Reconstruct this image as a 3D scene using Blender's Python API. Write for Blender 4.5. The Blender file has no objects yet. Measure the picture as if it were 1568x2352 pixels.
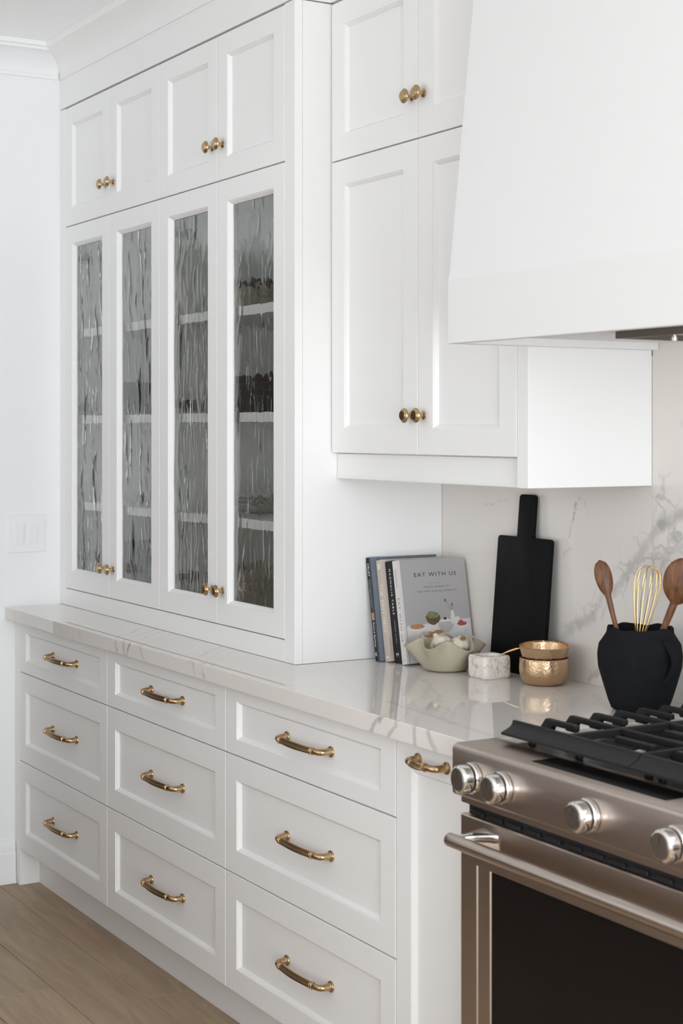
import bpy, bmesh, math, random
from mathutils import Vector, Matrix, noise as mnoise
random.seed(7)
sc = bpy.context.scene
COL = sc.collection
PI = math.pi

# ---------------------------------------------------------------- camera
cam_d = bpy.data.cameras.new('camera')
cam = bpy.data.objects.new('camera', cam_d); COL.objects.link(cam)
cam.location = (5.135, -2.365, 1.5)
cam.rotation_euler = (PI/2, 0, PI/2 - math.atan2(2171.0, 3690.0))
cam_d.sensor_fit = 'VERTICAL'; cam_d.sensor_height = 36.0; cam_d.sensor_width = 24.0
cam_d.lens = 3690.0/2352.0*36.0
cam_d.shift_y = (986.0-1176.0)/2352.0
cam_d.clip_start = 0.05
cam_d.dof.use_dof = True
cam_d.dof.focus_distance = 4.05
cam_d.dof.aperture_fstop = 6.3
sc.camera = cam

# ---------------------------------------------------------------- world and daylight
sc.view_settings.view_transform = 'Standard'
sc.view_settings.look = 'None'
sc.view_settings.gamma = 1.0
sc.view_settings.use_curve_mapping = False
sc.view_settings.exposure = -0.18
sc.cycles.max_bounces = 24; sc.cycles.diffuse_bounces = 10; sc.cycles.transmission_bounces = 16; sc.cycles.sample_clamp_indirect = 0.0
w = bpy.data.worlds.new('overcast_sky'); sc.world = w; w.use_nodes = True
w.node_tree.nodes['Background'].inputs[0].default_value = (0.86, 0.93, 1.0, 1)
w.node_tree.nodes['Background'].inputs[1].default_value = 3.0

def area(name, loc, rot, sx, sy, power, col):
    d = bpy.data.lights.new(name, 'AREA'); d.shape = 'RECTANGLE'; d.size = sx; d.size_y = sy
    d.energy = power; d.color = col
    o = bpy.data.objects.new(name, d); COL.objects.link(o); o.location = loc; o.rotation_euler = rot
    return o
# daylight entering through the big window in the right wall and the glazed doors in the front wall
area('window_daylight', (7.13, -2.0, 1.25), (0, PI/2, 0), 2.3, 3.2, 165, (0.88, 0.95, 1.0))
area('patio_daylight', (2.6, -4.93, 1.45), (PI/2, 0, 0), 3.4, 2.2, 11, (1.0, 0.965, 0.93))

# ---------------------------------------------------------------- materials
def new_mat(name):
    m = bpy.data.materials.new(name); m.use_nodes = True
    nt = m.node_tree; b = nt.nodes['Principled BSDF']
    return m, nt, b
def nd(nt, t, **kw):
    n = nt.nodes.new(t)
    for k, v in kw.items(): setattr(n, k, v)
    return n
def mat(name, col, rough=0.5, metal=0.0, spec=0.5, bump=0.0, bscale=200.0, var=0.0, vscale=6.0, coat=0.0, stretch=(1, 1, 1), coord='Object'):
    m, nt, b = new_mat(name)
    b.inputs['Base Color'].default_value = (*col, 1)
    b.inputs['Roughness'].default_value = rough
    b.inputs['Metallic'].default_value = metal
    b.inputs['Specular IOR Level'].default_value = spec
    b.inputs['Coat Weight'].default_value = coat
    tc = nd(nt, 'ShaderNodeTexCoord'); mp = nd(nt, 'ShaderNodeMapping'); mp.inputs['Scale'].default_value = stretch
    nt.links.new(tc.outputs[coord], mp.inputs[0])
    if var:
        n = nd(nt, 'ShaderNodeTexNoise'); n.inputs['Scale'].default_value = vscale; n.inputs['Detail'].default_value = 5
        nt.links.new(mp.outputs[0], n.inputs['Vector'])
        mx = nd(nt, 'ShaderNodeMix', data_type='RGBA')
        mx.inputs['A'].default_value = (*[c*(1-var) for c in col], 1); mx.inputs['B'].default_value = (*[min(1, c*(1+var)) for c in col], 1)
        nt.links.new(n.outputs['Fac'], mx.inputs['Factor']); nt.links.new(mx.outputs['Result'], b.inputs['Base Color'])
    if bump:
        n = nd(nt, 'ShaderNodeTexNoise'); n.inputs['Scale'].default_value = bscale; n.inputs['Detail'].default_value = 3
        nt.links.new(mp.outputs[0], n.inputs['Vector'])
        bp = nd(nt, 'ShaderNodeBump'); bp.inputs['Strength'].default_value = bump; bp.inputs['Distance'].default_value = 0.002
        nt.links.new(n.outputs['Fac'], bp.inputs['Height']); nt.links.new(bp.outputs[0], b.inputs['Normal'])
    return m

M = {}
M['paint'] = mat('cabinet_paint', (0.795, 0.785, 0.775), 0.42, spec=0.4, bump=0.02, bscale=300)
M['wall'] = mat('wall_paint', (0.80, 0.81, 0.81), 0.7, spec=0.3, bump=0.05, bscale=400)
M['ceil'] = mat('ceiling_paint', (0.95, 0.955, 0.96), 0.85, spec=0.2, bump=0.05, bscale=300)
M['hood'] = mat('hood_plaster_paint', (0.71, 0.705, 0.70), 0.6, spec=0.3, bump=0.04, bscale=260)
M['taupe'] = mat('taupe_wall_paint', (0.34, 0.265, 0.21), 0.8, spec=0.2)
M['walnut_board'] = mat('walnut_veneer', (0.20, 0.105, 0.06), 0.5, spec=0.3, var=0.25, vscale=8, stretch=(1, 1, 0.1))
M['inside'] = mat('cabinet_interior', (0.90, 0.90, 0.88), 0.6, spec=0.3)
M['gap'] = mat('dark_gap', (0.03, 0.03, 0.028), 0.9, spec=0.1)
M['brass'] = mat('aged_brass', (0.50, 0.345, 0.195), 0.25, 1.0, var=0.10, vscale=60, bump=0.03, bscale=500)
M['brass_dark'] = mat('aged_brass_reeded', (0.42, 0.29, 0.165), 0.32, 1.0, var=0.12, vscale=80)
M['chrome'] = mat('polished_chrome', (0.82, 0.81, 0.80), 0.10, 1.0)
M['chromeface'] = mat('brushed_knob_face', (0.36, 0.33, 0.31), 0.35, 1.0, var=0.15, vscale=200)
M['iron'] = mat('cast_iron', (0.013, 0.012, 0.013), 0.50, spec=0.30, bump=0.12, bscale=700)
M['enamel'] = mat('black_enamel', (0.012, 0.012, 0.013), 0.30, spec=0.5)
M['blackglass'] = mat('black_oven_glass', (0.006, 0.005, 0.005), 0.09, spec=0.30)
M['switch'] = mat('switch_plastic', (0.80, 0.80, 0.81), 0.35)
M['hinge'] = mat('hinge_metal', (0.16, 0.17, 0.17), 0.45, 0.8)
M['board'] = mat('ebonised_wood', (0.004, 0.004, 0.0042), 0.5, spec=0.10, bump=0.15, bscale=60, stretch=(1, 1, 0.08), var=0.25, vscale=30)
M['clay'] = mat('black_clay', (0.010, 0.0105, 0.012), 0.9, spec=0.10, bump=0.25, bscale=220, var=0.3, vscale=40)
M['ruffle'] = mat('sand_stoneware', (0.40, 0.36, 0.275), 0.55, spec=0.3, bump=0.06, bscale=400, var=0.06, vscale=15)
M['gold'] = mat('gold_wire', (0.86, 0.58, 0.22), 0.18, 1.0)
M['garlic'] = mat('garlic_skin', (0.66, 0.59, 0.50), 0.6, spec=0.3, var=0.22, vscale=50, bump=0.6, bscale=90)
M['root'] = mat('garlic_root', (0.42, 0.26, 0.12), 0.9, var=0.4, vscale=300, bump=0.5, bscale=600)
M['pages'] = mat('book_pages', (0.72, 0.69, 0.63), 0.8, bump=0.3, bscale=900, stretch=(1, 0.02, 0.02))
M['bk_black'] = mat('black_cloth_cover', (0.010, 0.011, 0.012), 0.6, spec=0.3)
M['bk_grey'] = mat('grey_printed_cover', (0.36, 0.345, 0.34), 0.5, var=0.06, vscale=5)
M['bk_spine_grey'] = mat('pale_grey_spine', (0.60, 0.575, 0.56), 0.5)
M['bk_taupe'] = mat('taupe_cloth_cover', (0.50, 0.43, 0.37), 0.75, bump=0.2, bscale=600, var=0.06, vscale=200)
M['bk_blue'] = mat('slate_blue_cover', (0.13, 0.155, 0.19), 0.5, var=0.35, vscale=60, stretch=(1, 1, 0.15))
M['ink_black'] = mat('black_ink', (0.015, 0.015, 0.016), 0.5)
M['ink_grey'] = mat('grey_ink', (0.10, 0.10, 0.10), 0.5)
M['ink_white'] = mat('white_ink', (0.80, 0.79, 0.77), 0.5)
M['ink_cream'] = mat('cream_foil', (0.78, 0.73, 0.66), 0.45)
M['pr_table'] = mat('printed_table', (0.56, 0.55, 0.57), 0.5, var=0.10, vscale=30)
M['pr_wood'] = mat('printed_wood_bowl', (0.11, 0.07, 0.04), 0.5, var=0.3, vscale=60)
M['pr_leaf'] = mat('printed_salad', (0.16, 0.18, 0.10), 0.5, var=0.9, vscale=180)
M['pr_food'] = mat('printed_food', (0.42, 0.20, 0.08), 0.5, var=0.6, vscale=200)
M['pr_berry'] = mat('printed_berries', (0.32, 0.06, 0.06), 0.5, var=0.6, vscale=220)
M['pr_white'] = mat('printed_china', (0.62, 0.60, 0.58), 0.5, var=0.08, vscale=50)
M['pr_pot'] = mat('printed_stone_pot', (0.42, 0.40, 0.36), 0.5, var=0.12, vscale=50)
M['plate_dark'] = mat('charcoal_stoneware', (0.030, 0.034, 0.042), 0.4)
M['plate_beige'] = mat('oatmeal_stoneware', (0.50, 0.46, 0.38), 0.5)
M['plate_white'] = mat('white_porcelain', (0.70, 0.70, 0.68), 0.3)
M['vent'] = mat('filter_metal', (0.55, 0.54, 0.53), 0.35, 1.0)
M['liner'] = mat('hood_liner_steel', (0.20, 0.17, 0.15), 0.38, 1.0)

def steel():
    m, nt, b = new_mat('brushed_stainless')
    b.inputs['Base Color'].default_value = (0.53, 0.46, 0.41, 1)
    b.inputs['Metallic'].default_value = 1.0
    b.inputs['Roughness'].default_value = 0.30
    b.inputs['Anisotropic'].default_value = 0.55
    tc = nd(nt, 'ShaderNodeTexCoord'); mp = nd(nt, 'ShaderNodeMapping'); mp.inputs['Scale'].default_value = (4, 900, 900)
    n = nd(nt, 'ShaderNodeTexNoise'); n.inputs['Scale'].default_value = 1.0; n.inputs['Detail'].default_value = 3
    nt.links.new(tc.outputs['Object'], mp.inputs[0]); nt.links.new(mp.outputs[0], n.inputs['Vector'])
    mr = nd(nt, 'ShaderNodeMapRange'); mr.inputs['To Min'].default_value = 0.25; mr.inputs['To Max'].default_value = 0.36
    nt.links.new(n.outputs['Fac'], mr.inputs['Value']); nt.links.new(mr.outputs[0], b.inputs['Roughness'])
    return m
M['steel'] = steel()

def copper():
    m, nt, b = new_mat('hammered_copper')
    b.inputs['Base Color'].default_value = (0.56, 0.385, 0.235, 1); b.inputs['Metallic'].default_value = 1.0; b.inputs['Roughness'].default_value = 0.30
    tc = nd(nt, 'ShaderNodeTexCoord')
    v = nd(nt, 'ShaderNodeTexVoronoi', feature='SMOOTH_F1'); v.inputs['Scale'].default_value = 165; v.inputs['Smoothness'].default_value = 0.75
    nt.links.new(tc.outputs['Object'], v.inputs['Vector'])
    bp = nd(nt, 'ShaderNodeBump'); bp.inputs['Strength'].default_value = 0.45; bp.inputs['Distance'].default_value = 0.0016
    nt.links.new(v.outputs['Distance'], bp.inputs['Height']); nt.links.new(bp.outputs[0], b.inputs['Normal'])
    return m
M['copper'] = copper()

def wavy_glass():
    m, nt, b = new_mat('wavy_seeded_glass')
    b.inputs['Base Color'].default_value = (0.965, 0.988, 0.978, 1)
    b.inputs['Roughness'].default_value = 0.0; b.inputs['IOR'].default_value = 1.46
    b.inputs['Transmission Weight'].default_value = 1.0
    return m
M['glass'] = wavy_glass()

def floor_wood():
    m, nt, b = new_mat('oak_plank')
    oi = nd(nt, 'ShaderNodeObjectInfo'); tc = nd(nt, 'ShaderNodeTexCoord')
    add = nd(nt, 'ShaderNodeVectorMath', operation='ADD')
    sc1 = nd(nt, 'ShaderNodeVectorMath', operation='SCALE'); sc1.inputs['Scale'].default_value = 40.0
    cmb = nd(nt, 'ShaderNodeCombineXYZ')
    nt.links.new(oi.outputs['Random'], cmb.inputs[0]); nt.links.new(oi.outputs['Random'], cmb.inputs[1])
    nt.links.new(cmb.outputs[0], sc1.inputs[0]); nt.links.new(tc.outputs['Object'], add.inputs[0]); nt.links.new(sc1.outputs[0], add.inputs[1])
    mp = nd(nt, 'ShaderNodeMapping'); mp.inputs['Scale'].default_value = (0.10, 1.0, 1.0); nt.links.new(add.outputs[0], mp.inputs[0])
    n1 = nd(nt, 'ShaderNodeTexNoise'); n1.inputs['Scale'].default_value = 22; n1.inputs['Detail'].default_value = 8; n1.inputs['Distortion'].default_value = 1.2
    n2 = nd(nt, 'ShaderNodeTexNoise'); n2.inputs['Scale'].default_value = 160; n2.inputs['Detail'].default_value = 4
    nt.links.new(mp.outputs[0], n1.inputs['Vector']); nt.links.new(mp.outputs[0], n2.inputs['Vector'])
    cr = nd(nt, 'ShaderNodeValToRGB')
    cr.color_ramp.elements[0].position = 0.25; cr.color_ramp.elements[0].color = (0.33, 0.235, 0.155, 1)
    cr.color_ramp.elements[1].position = 0.78; cr.color_ramp.elements[1].color = (0.48, 0.36, 0.25, 1)
    nt.links.new(n1.outputs['Fac'], cr.inputs[0])
    hv = nd(nt, 'ShaderNodeHueSaturation')
    mr = nd(nt, 'ShaderNodeMapRange'); mr.inputs['To Min'].default_value = 0.93; mr.inputs['To Max'].default_value = 1.06
    nt.links.new(oi.outputs['Random'], mr.inputs['Value']); nt.links.new(mr.outputs[0], hv.inputs['Value']); nt.links.new(cr.outputs[0], hv.inputs['Color'])
    mx = nd(nt, 'ShaderNodeMix', data_type='RGBA', blend_type='MULTIPLY'); mx.inputs['Factor'].default_value = 0.25
    nt.links.new(hv.outputs[0], mx.inputs['A']); nt.links.new(n2.outputs['Color'], mx.inputs['B'])
    nt.links.new(mx.outputs['Result'], b.inputs['Base Color'])
    b.inputs['Roughness'].default_value = 0.48; b.inputs['Specular IOR Level'].default_value = 0.35
    bp = nd(nt, 'ShaderNodeBump'); bp.inputs['Strength'].default_value = 0.12; bp.inputs['Distance'].default_value = 0.001
    nt.links.new(n2.outputs['Fac'], bp.inputs['Height']); nt.links.new(bp.outputs[0], b.inputs['Normal'])
    return m
M['floor'] = floor_wood()

def spoon_wood():
    m, nt, b = new_mat('walnut_wood')
    tc = nd(nt, 'ShaderNodeTexCoord'); mp = nd(nt, 'ShaderNodeMapping'); mp.inputs['Scale'].default_value = (1, 1, 0.12)
    n = nd(nt, 'ShaderNodeTexNoise'); n.inputs['Scale'].default_value = 120; n.inputs['Detail'].default_value = 5; n.inputs['Distortion'].default_value = 1.0
    nt.links.new(tc.outputs['Object'], mp.inputs[0]); nt.links.new(mp.outputs[0], n.inputs['Vector'])
    cr = nd(nt, 'ShaderNodeValToRGB'); cr.color_ramp.elements[0].position = 0.3; cr.color_ramp.elements[0].color = (0.060, 0.024, 0.010, 1)
    cr.color_ramp.elements[1].position = 0.72; cr.color_ramp.elements[1].color = (0.205, 0.080, 0.030, 1)
    nt.links.new(n.outputs['Fac'], cr.inputs[0]); nt.links.new(cr.outputs[0], b.inputs['Base Color'])
    b.inputs['Roughness'].default_value = 0.45; b.inputs['Specular IOR Level'].default_value = 0.4
    return m
M['walnut'] = spoon_wood()

def marble(name, segs, base=(0.73, 0.685, 0.645), vein=(0.30, 0.295, 0.30), rough=0.08, cloud=0.5, warp=0.05, extra=0.35, clusters=()):
    """polished slab: warped hairline veins, soft clouds and named vein strokes (ax,ay,az,bx,by,bz,width,strength)"""
    m, nt, b = new_mat(name); L = nt.links.new
    geo = nd(nt, 'ShaderNodeNewGeometry')
    nz = nd(nt, 'ShaderNodeTexNoise'); nz.inputs['Scale'].default_value = 9.0; nz.inputs['Detail'].default_value = 6; nz.inputs['Roughness'].default_value = 0.6
    L(geo.outputs['Position'], nz.inputs['Vector'])
    sub = nd(nt, 'ShaderNodeVectorMath', operation='SUBTRACT'); sub.inputs[1].default_value = (0.5, 0.5, 0.5); L(nz.outputs['Color'], sub.inputs[0])
    scl = nd(nt, 'ShaderNodeVectorMath', operation='SCALE'); scl.inputs['Scale'].default_value = warp*2.2; L(sub.outputs[0], scl.inputs[0])
    P = nd(nt, 'ShaderNodeVectorMath', operation='ADD'); L(geo.outputs['Position'], P.inputs[0]); L(scl.outputs[0], P.inputs[1])
    # thin drifting veins: |noise - 0.5| small
    n1 = nd(nt, 'ShaderNodeTexNoise'); n1.inputs['Scale'].default_value = 1.5; n1.inputs['Detail'].default_value = 5; n1.inputs['Roughness'].default_value = 0.55; n1.inputs['Distortion'].default_value = 0.8
    L(P.outputs[0], n1.inputs['Vector'])
    s1 = nd(nt, 'ShaderNodeMath', operation='SUBTRACT'); s1.inputs[1].default_value = 0.5; L(n1.outputs['Fac'], s1.inputs[0])
    a1 = nd(nt, 'ShaderNodeMath', operation='ABSOLUTE'); L(s1.outputs[0], a1.inputs[0])
    r1 = nd(nt, 'ShaderNodeMapRange'); r1.interpolation_type = 'SMOOTHSTEP'
    r1.inputs['From Min'].default_value = 0.0; r1.inputs['From Max'].default_value = 0.010; r1.inputs['To Min'].default_value = 1.0; r1.inputs['To Max'].default_value = 0.0
    L(a1.outputs[0], r1.inputs['Value'])
    gate = nd(nt, 'ShaderNodeTexNoise'); gate.inputs['Scale'].default_value = 3.0; L(geo.outputs['Position'], gate.inputs['Vector'])
    gr = nd(nt, 'ShaderNodeMapRange'); gr.inputs['From Min'].default_value = 0.5; gr.inputs['From Max'].default_value = 0.68; gr.inputs['To Max'].default_value = extra
    L(gate.outputs['Fac'], gr.inputs['Value'])
    mm = nd(nt, 'ShaderNodeMath', operation='MULTIPLY'); L(r1.outputs[0], mm.inputs[0]); L(gr.outputs[0], mm.inputs[1])
    cur = mm.outputs[0]
    for (ax, ay, az, bx, by, bz, wd, st) in segs:
        A = Vector((ax, ay, az)); BA = Vector((bx, by, bz)) - A
        pa = nd(nt, 'ShaderNodeVectorMath', operation='SUBTRACT'); pa.inputs[1].default_value = A; L(P.outputs[0], pa.inputs[0])
        dt = nd(nt, 'ShaderNodeVectorMath', operation='DOT_PRODUCT'); dt.inputs[1].default_value = BA/BA.dot(BA); L(pa.outputs[0], dt.inputs[0])
        cl = nd(nt, 'ShaderNodeMath', operation='ADD', use_clamp=True); cl.inputs[1].default_value = 0.0; L(dt.outputs['Value'], cl.inputs[0])
        pr = nd(nt, 'ShaderNodeVectorMath', operation='SCALE'); pr.inputs[0].default_value = BA; L(cl.outputs[0], pr.inputs['Scale'])
        df = nd(nt, 'ShaderNodeVectorMath', operation='DISTANCE'); L(pa.outputs[0], df.inputs[0]); L(pr.outputs[0], df.inputs[1])
        mr = nd(nt, 'ShaderNodeMapRange'); mr.interpolation_type = 'SMOOTHSTEP'
        mr.inputs['From Min'].default_value = wd*0.15; mr.inputs['From Max'].default_value = wd*1.15; mr.inputs['To Min'].default_value = st; mr.inputs['To Max'].default_value = 0.0
        L(df.outputs['Value'], mr.inputs['Value'])
        mx = nd(nt, 'ShaderNodeMath', operation='MAXIMUM'); L(cur, mx.inputs[0]); L(mr.outputs[0], mx.inputs[1]); cur = mx.outputs[0]
    # crackled hairlines inside the veined clusters
    if clusters:
        vo = nd(nt, 'ShaderNodeTexVoronoi', feature='DISTANCE_TO_EDGE'); vo.inputs['Scale'].default_value = 15.0; L(P.outputs[0], vo.inputs['Vector'])
        vr = nd(nt, 'ShaderNodeMapRange'); vr.interpolation_type = 'SMOOTHSTEP'; vr.inputs['From Max'].default_value = 0.085; vr.inputs['To Min'].default_value = 0.85; vr.inputs['To Max'].default_value = 0.0
        L(vo.outputs['Distance'], vr.inputs['Value'])
        for (ax, ay, az, bx, by, bz, wd, st) in clusters:
            A = Vector((ax, ay, az)); BA = Vector((bx, by, bz)) - A
            pa = nd(nt, 'ShaderNodeVectorMath', operation='SUBTRACT'); pa.inputs[1].default_value = A; L(P.outputs[0], pa.inputs[0])
            dt = nd(nt, 'ShaderNodeVectorMath', operation='DOT_PRODUCT'); dt.inputs[1].default_value = BA/BA.dot(BA); L(pa.outputs[0], dt.inputs[0])
            cl = nd(nt, 'ShaderNodeMath', operation='ADD', use_clamp=True); cl.inputs[1].default_value = 0.0; L(dt.outputs['Value'], cl.inputs[0])
            pr = nd(nt, 'ShaderNodeVectorMath', operation='SCALE'); pr.inputs[0].default_value = BA; L(cl.outputs[0], pr.inputs['Scale'])
            df = nd(nt, 'ShaderNodeVectorMath', operation='DISTANCE'); L(pa.outputs[0], df.inputs[0]); L(pr.outputs[0], df.inputs[1])
            mr = nd(nt, 'ShaderNodeMapRange'); mr.interpolation_type = 'SMOOTHSTEP'
            mr.inputs['From Min'].default_value = wd*0.2; mr.inputs['From Max'].default_value = wd; mr.inputs['To Min'].default_value = st; mr.inputs['To Max'].default_value = 0.0
            L(df.outputs['Value'], mr.inputs['Value'])
            mu = nd(nt, 'ShaderNodeMath', operation='MULTIPLY'); L(mr.outputs[0], mu.inputs[0]); L(vr.outputs[0], mu.inputs[1])
            mx = nd(nt, 'ShaderNodeMath', operation='MAXIMUM'); L(cur, mx.inputs[0]); L(mu.outputs[0], mx.inputs[1]); cur = mx.outputs[0]
    # break the strokes up with fine mottling
    fn = nd(nt, 'ShaderNodeTexNoise'); fn.inputs['Scale'].default_value = 26; fn.inputs['Detail'].default_value = 6; L(P.outputs[0], fn.inputs['Vector'])
    fr = nd(nt, 'ShaderNodeMapRange'); fr.inputs['From Min'].default_value = 0.30; fr.inputs['From Max'].default_value = 0.66; fr.inputs['To Min'].default_value = 0.40
    L(fn.outputs['Fac'], fr.inputs['Value'])
    mk = nd(nt, 'ShaderNodeMath', operation='MULTIPLY'); L(cur, mk.inputs[0]); L(fr.outputs[0], mk.inputs[1])
    cn = nd(nt, 'ShaderNodeTexNoise'); cn.inputs['Scale'].default_value = 2.2; cn.inputs['Detail'].default_value = 3; L(P.outputs[0], cn.inputs['Vector'])
    cc = nd(nt, 'ShaderNodeMix', data_type='RGBA')
    cc.inputs['A'].default_value = (*base, 1); cc.inputs['B'].default_value = (*[c*(1-0.10*cloud) for c in base], 1)
    L(cn.outputs['Fac'], cc.inputs['Factor'])
    fin = nd(nt, 'ShaderNodeMix', data_type='RGBA'); fin.inputs['B'].default_value = (*vein, 1)
    L(mk.outputs[0], fin.inputs['Factor']); L(cc.outputs['Result'], fin.inputs['A']); L(fin.outputs['Result'], b.inputs['Base Color'])
    b.inputs['Roughness'].default_value = rough
    return m
SPLASH = [  # strokes on the wall slabs (y = 0)
    (2.10, 0, 0.985, 2.255, 0, 1.085, 0.022, 0.62), (2.255, 0, 1.085, 2.40, 0, 1.195, 0.016, 0.60),
    (2.40, 0, 1.195, 2.47, 0, 1.29, 0.020, 0.50), (2.47, 0, 1.29, 2.60, 0, 1.36, 0.022, 0.75),
    (2.43, 0, 1.20, 2.60, 0, 1.29, 0.012, 0.55), (2.50, 0, 1.33, 2.53, 0, 1.22, 0.008, 0.55), (2.55, 0, 1.34, 2.62, 0, 1.25, 0.010, 0.5),
    (2.205, 0, 1.375, 2.160, 0, 1.265, 0.0035, 0.85), (2.205, 0, 1.36, 2.235, 0, 1.315, 0.004, 0.5), (2.235, 0, 1.315, 2.190, 0, 1.245, 0.0045, 0.5), (2.190, 0, 1.245, 2.13, 0, 1.17, 0.005, 0.35),
    (2.235, 0, 1.372, 2.222, 0, 1.34, 0.003, 0.6),
    (2.23, 0, 0.925, 2.31, 0, 0.985, 0.010, 0.55), (2.31, 0, 0.985, 2.36, 0, 1.06, 0.006, 0.35),
    (2.30, 0, 1.08, 2.33, 0, 1.13, 0.012, 0.3), (1.80, 0, 1.30, 2.02, 0, 1.35, 0.004, 0.4), (1.86, 0, 1.02, 1.90, 0, 1.09, 0.012, 0.3),
    (2.55, 0, 1.52, 2.70, 0, 1.60, 0.02, 0.4)]
TOP = []
_r = random.Random(3)
for (x, lean, wd, st) in [(0.10, 0.01, .008, .6), (0.62, -.01, .006, .7), (0.66, .02, .006, .7), (0.94, .02, .007, .9), (1.00, .01, .010, .7), (1.05, -.02, .008, .9), (1.11, .03, .012, .5), (1.44, .02, .010, .7), (1.49, .03, .006, .9), (1.53, .05, .006, .8), (1.92, .03, .004, .5), (2.36, -.05, .007, .8), (2.41, -.04, .008, .6), (2.47, 0.0, .012, .6), (2.53, .02, .010, .5)]:
    TOP.append((x, -0.633, 0.915, x+lean, -0.633, 0.874, wd, st))
    TOP.append((x, -0.633, 0.914, x-0.22, -0.633+0.20, 0.914, wd*0.9, st*0.30))
TOP += [(1.75, -.16, .914, 2.2, -.20, .914, .006, .22), (2.0, -.30, .914, 2.25, -.42, .914, .008, .3), (2.2, -.52, .914, 2.66, -.56, .914, .012, .35), (2.2, -.06, .914, 2.5, -.30, .914, .006, .3)]
M['splash'] = marble('veined_marble_wall', SPLASH, rough=0.16, warp=0.045, extra=0.0, clusters=[(2.38, 0, 1.17, 2.64, 0, 1.36, 0.085, 0.7), (2.10, 0, 0.985, 2.40, 0, 1.195, 0.035, 0.6), (2.50, 0, 1.36, 2.50, 0, 1.22, 0.06, 0.6)])
M['counter'] = marble('veined_marble_top', TOP, base=(0.75, 0.71, 0.675), rough=0.018, warp=0.03, extra=0.3)
def mottled():
    m, nt, b = new_mat('mottled_marble'); L = nt.links.new
    tc = nd(nt, 'ShaderNodeTexCoord')
    n1 = nd(nt, 'ShaderNodeTexNoise'); n1.inputs['Scale'].default_value = 55; n1.inputs['Detail'].default_value = 6; n1.inputs['Distortion'].default_value = 1.4; L(tc.outputs['Object'], n1.inputs['Vector'])
    cr = nd(nt, 'ShaderNodeValToRGB'); e = cr.color_ramp.elements
    e[0].position = 0.30; e[0].color = (0.44, 0.34, 0.27, 1); e[1].position = 0.43; e[1].color = (0.68, 0.62, 0.56, 1)
    e2 = e.new(0.60); e2.color = (0.76, 0.72, 0.67, 1); e3 = e.new(0.72); e3.color = (0.62, 0.53, 0.46, 1)
    L(n1.outputs['Fac'], cr.inputs[0])
    v = nd(nt, 'ShaderNodeTexNoise'); v.inputs['Scale'].default_value = 75; v.inputs['Detail'].default_value = 3; v.inputs['Distortion'].default_value = 2.0; L(tc.outputs['Object'], v.inputs['Vector'])
    s1 = nd(nt, 'ShaderNodeMath', operation='SUBTRACT'); s1.inputs[1].default_value = 0.5; L(v.outputs['Fac'], s1.inputs[0])
    a1 = nd(nt, 'ShaderNodeMath', operation='ABSOLUTE'); L(s1.outputs[0], a1.inputs[0])
    r = nd(nt, 'ShaderNodeMapRange'); r.inputs['From Max'].default_value = 0.018; r.inputs['To Min'].default_value = 0.35; r.inputs['To Max'].default_value = 0.0; L(a1.outputs[0], r.inputs['Value'])
    mx = nd(nt, 'ShaderNodeMix', data_type='RGBA'); mx.inputs['B'].default_value = (0.25, 0.20, 0.17, 1); L(r.outputs[0], mx.inputs['Factor']); L(cr.outputs[0], mx.inputs['A'])
    L(mx.outputs['Result'], b.inputs['Base Color']); b.inputs['Roughness'].default_value = 0.4
    return m
M['stonepot'] = mottled()

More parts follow.
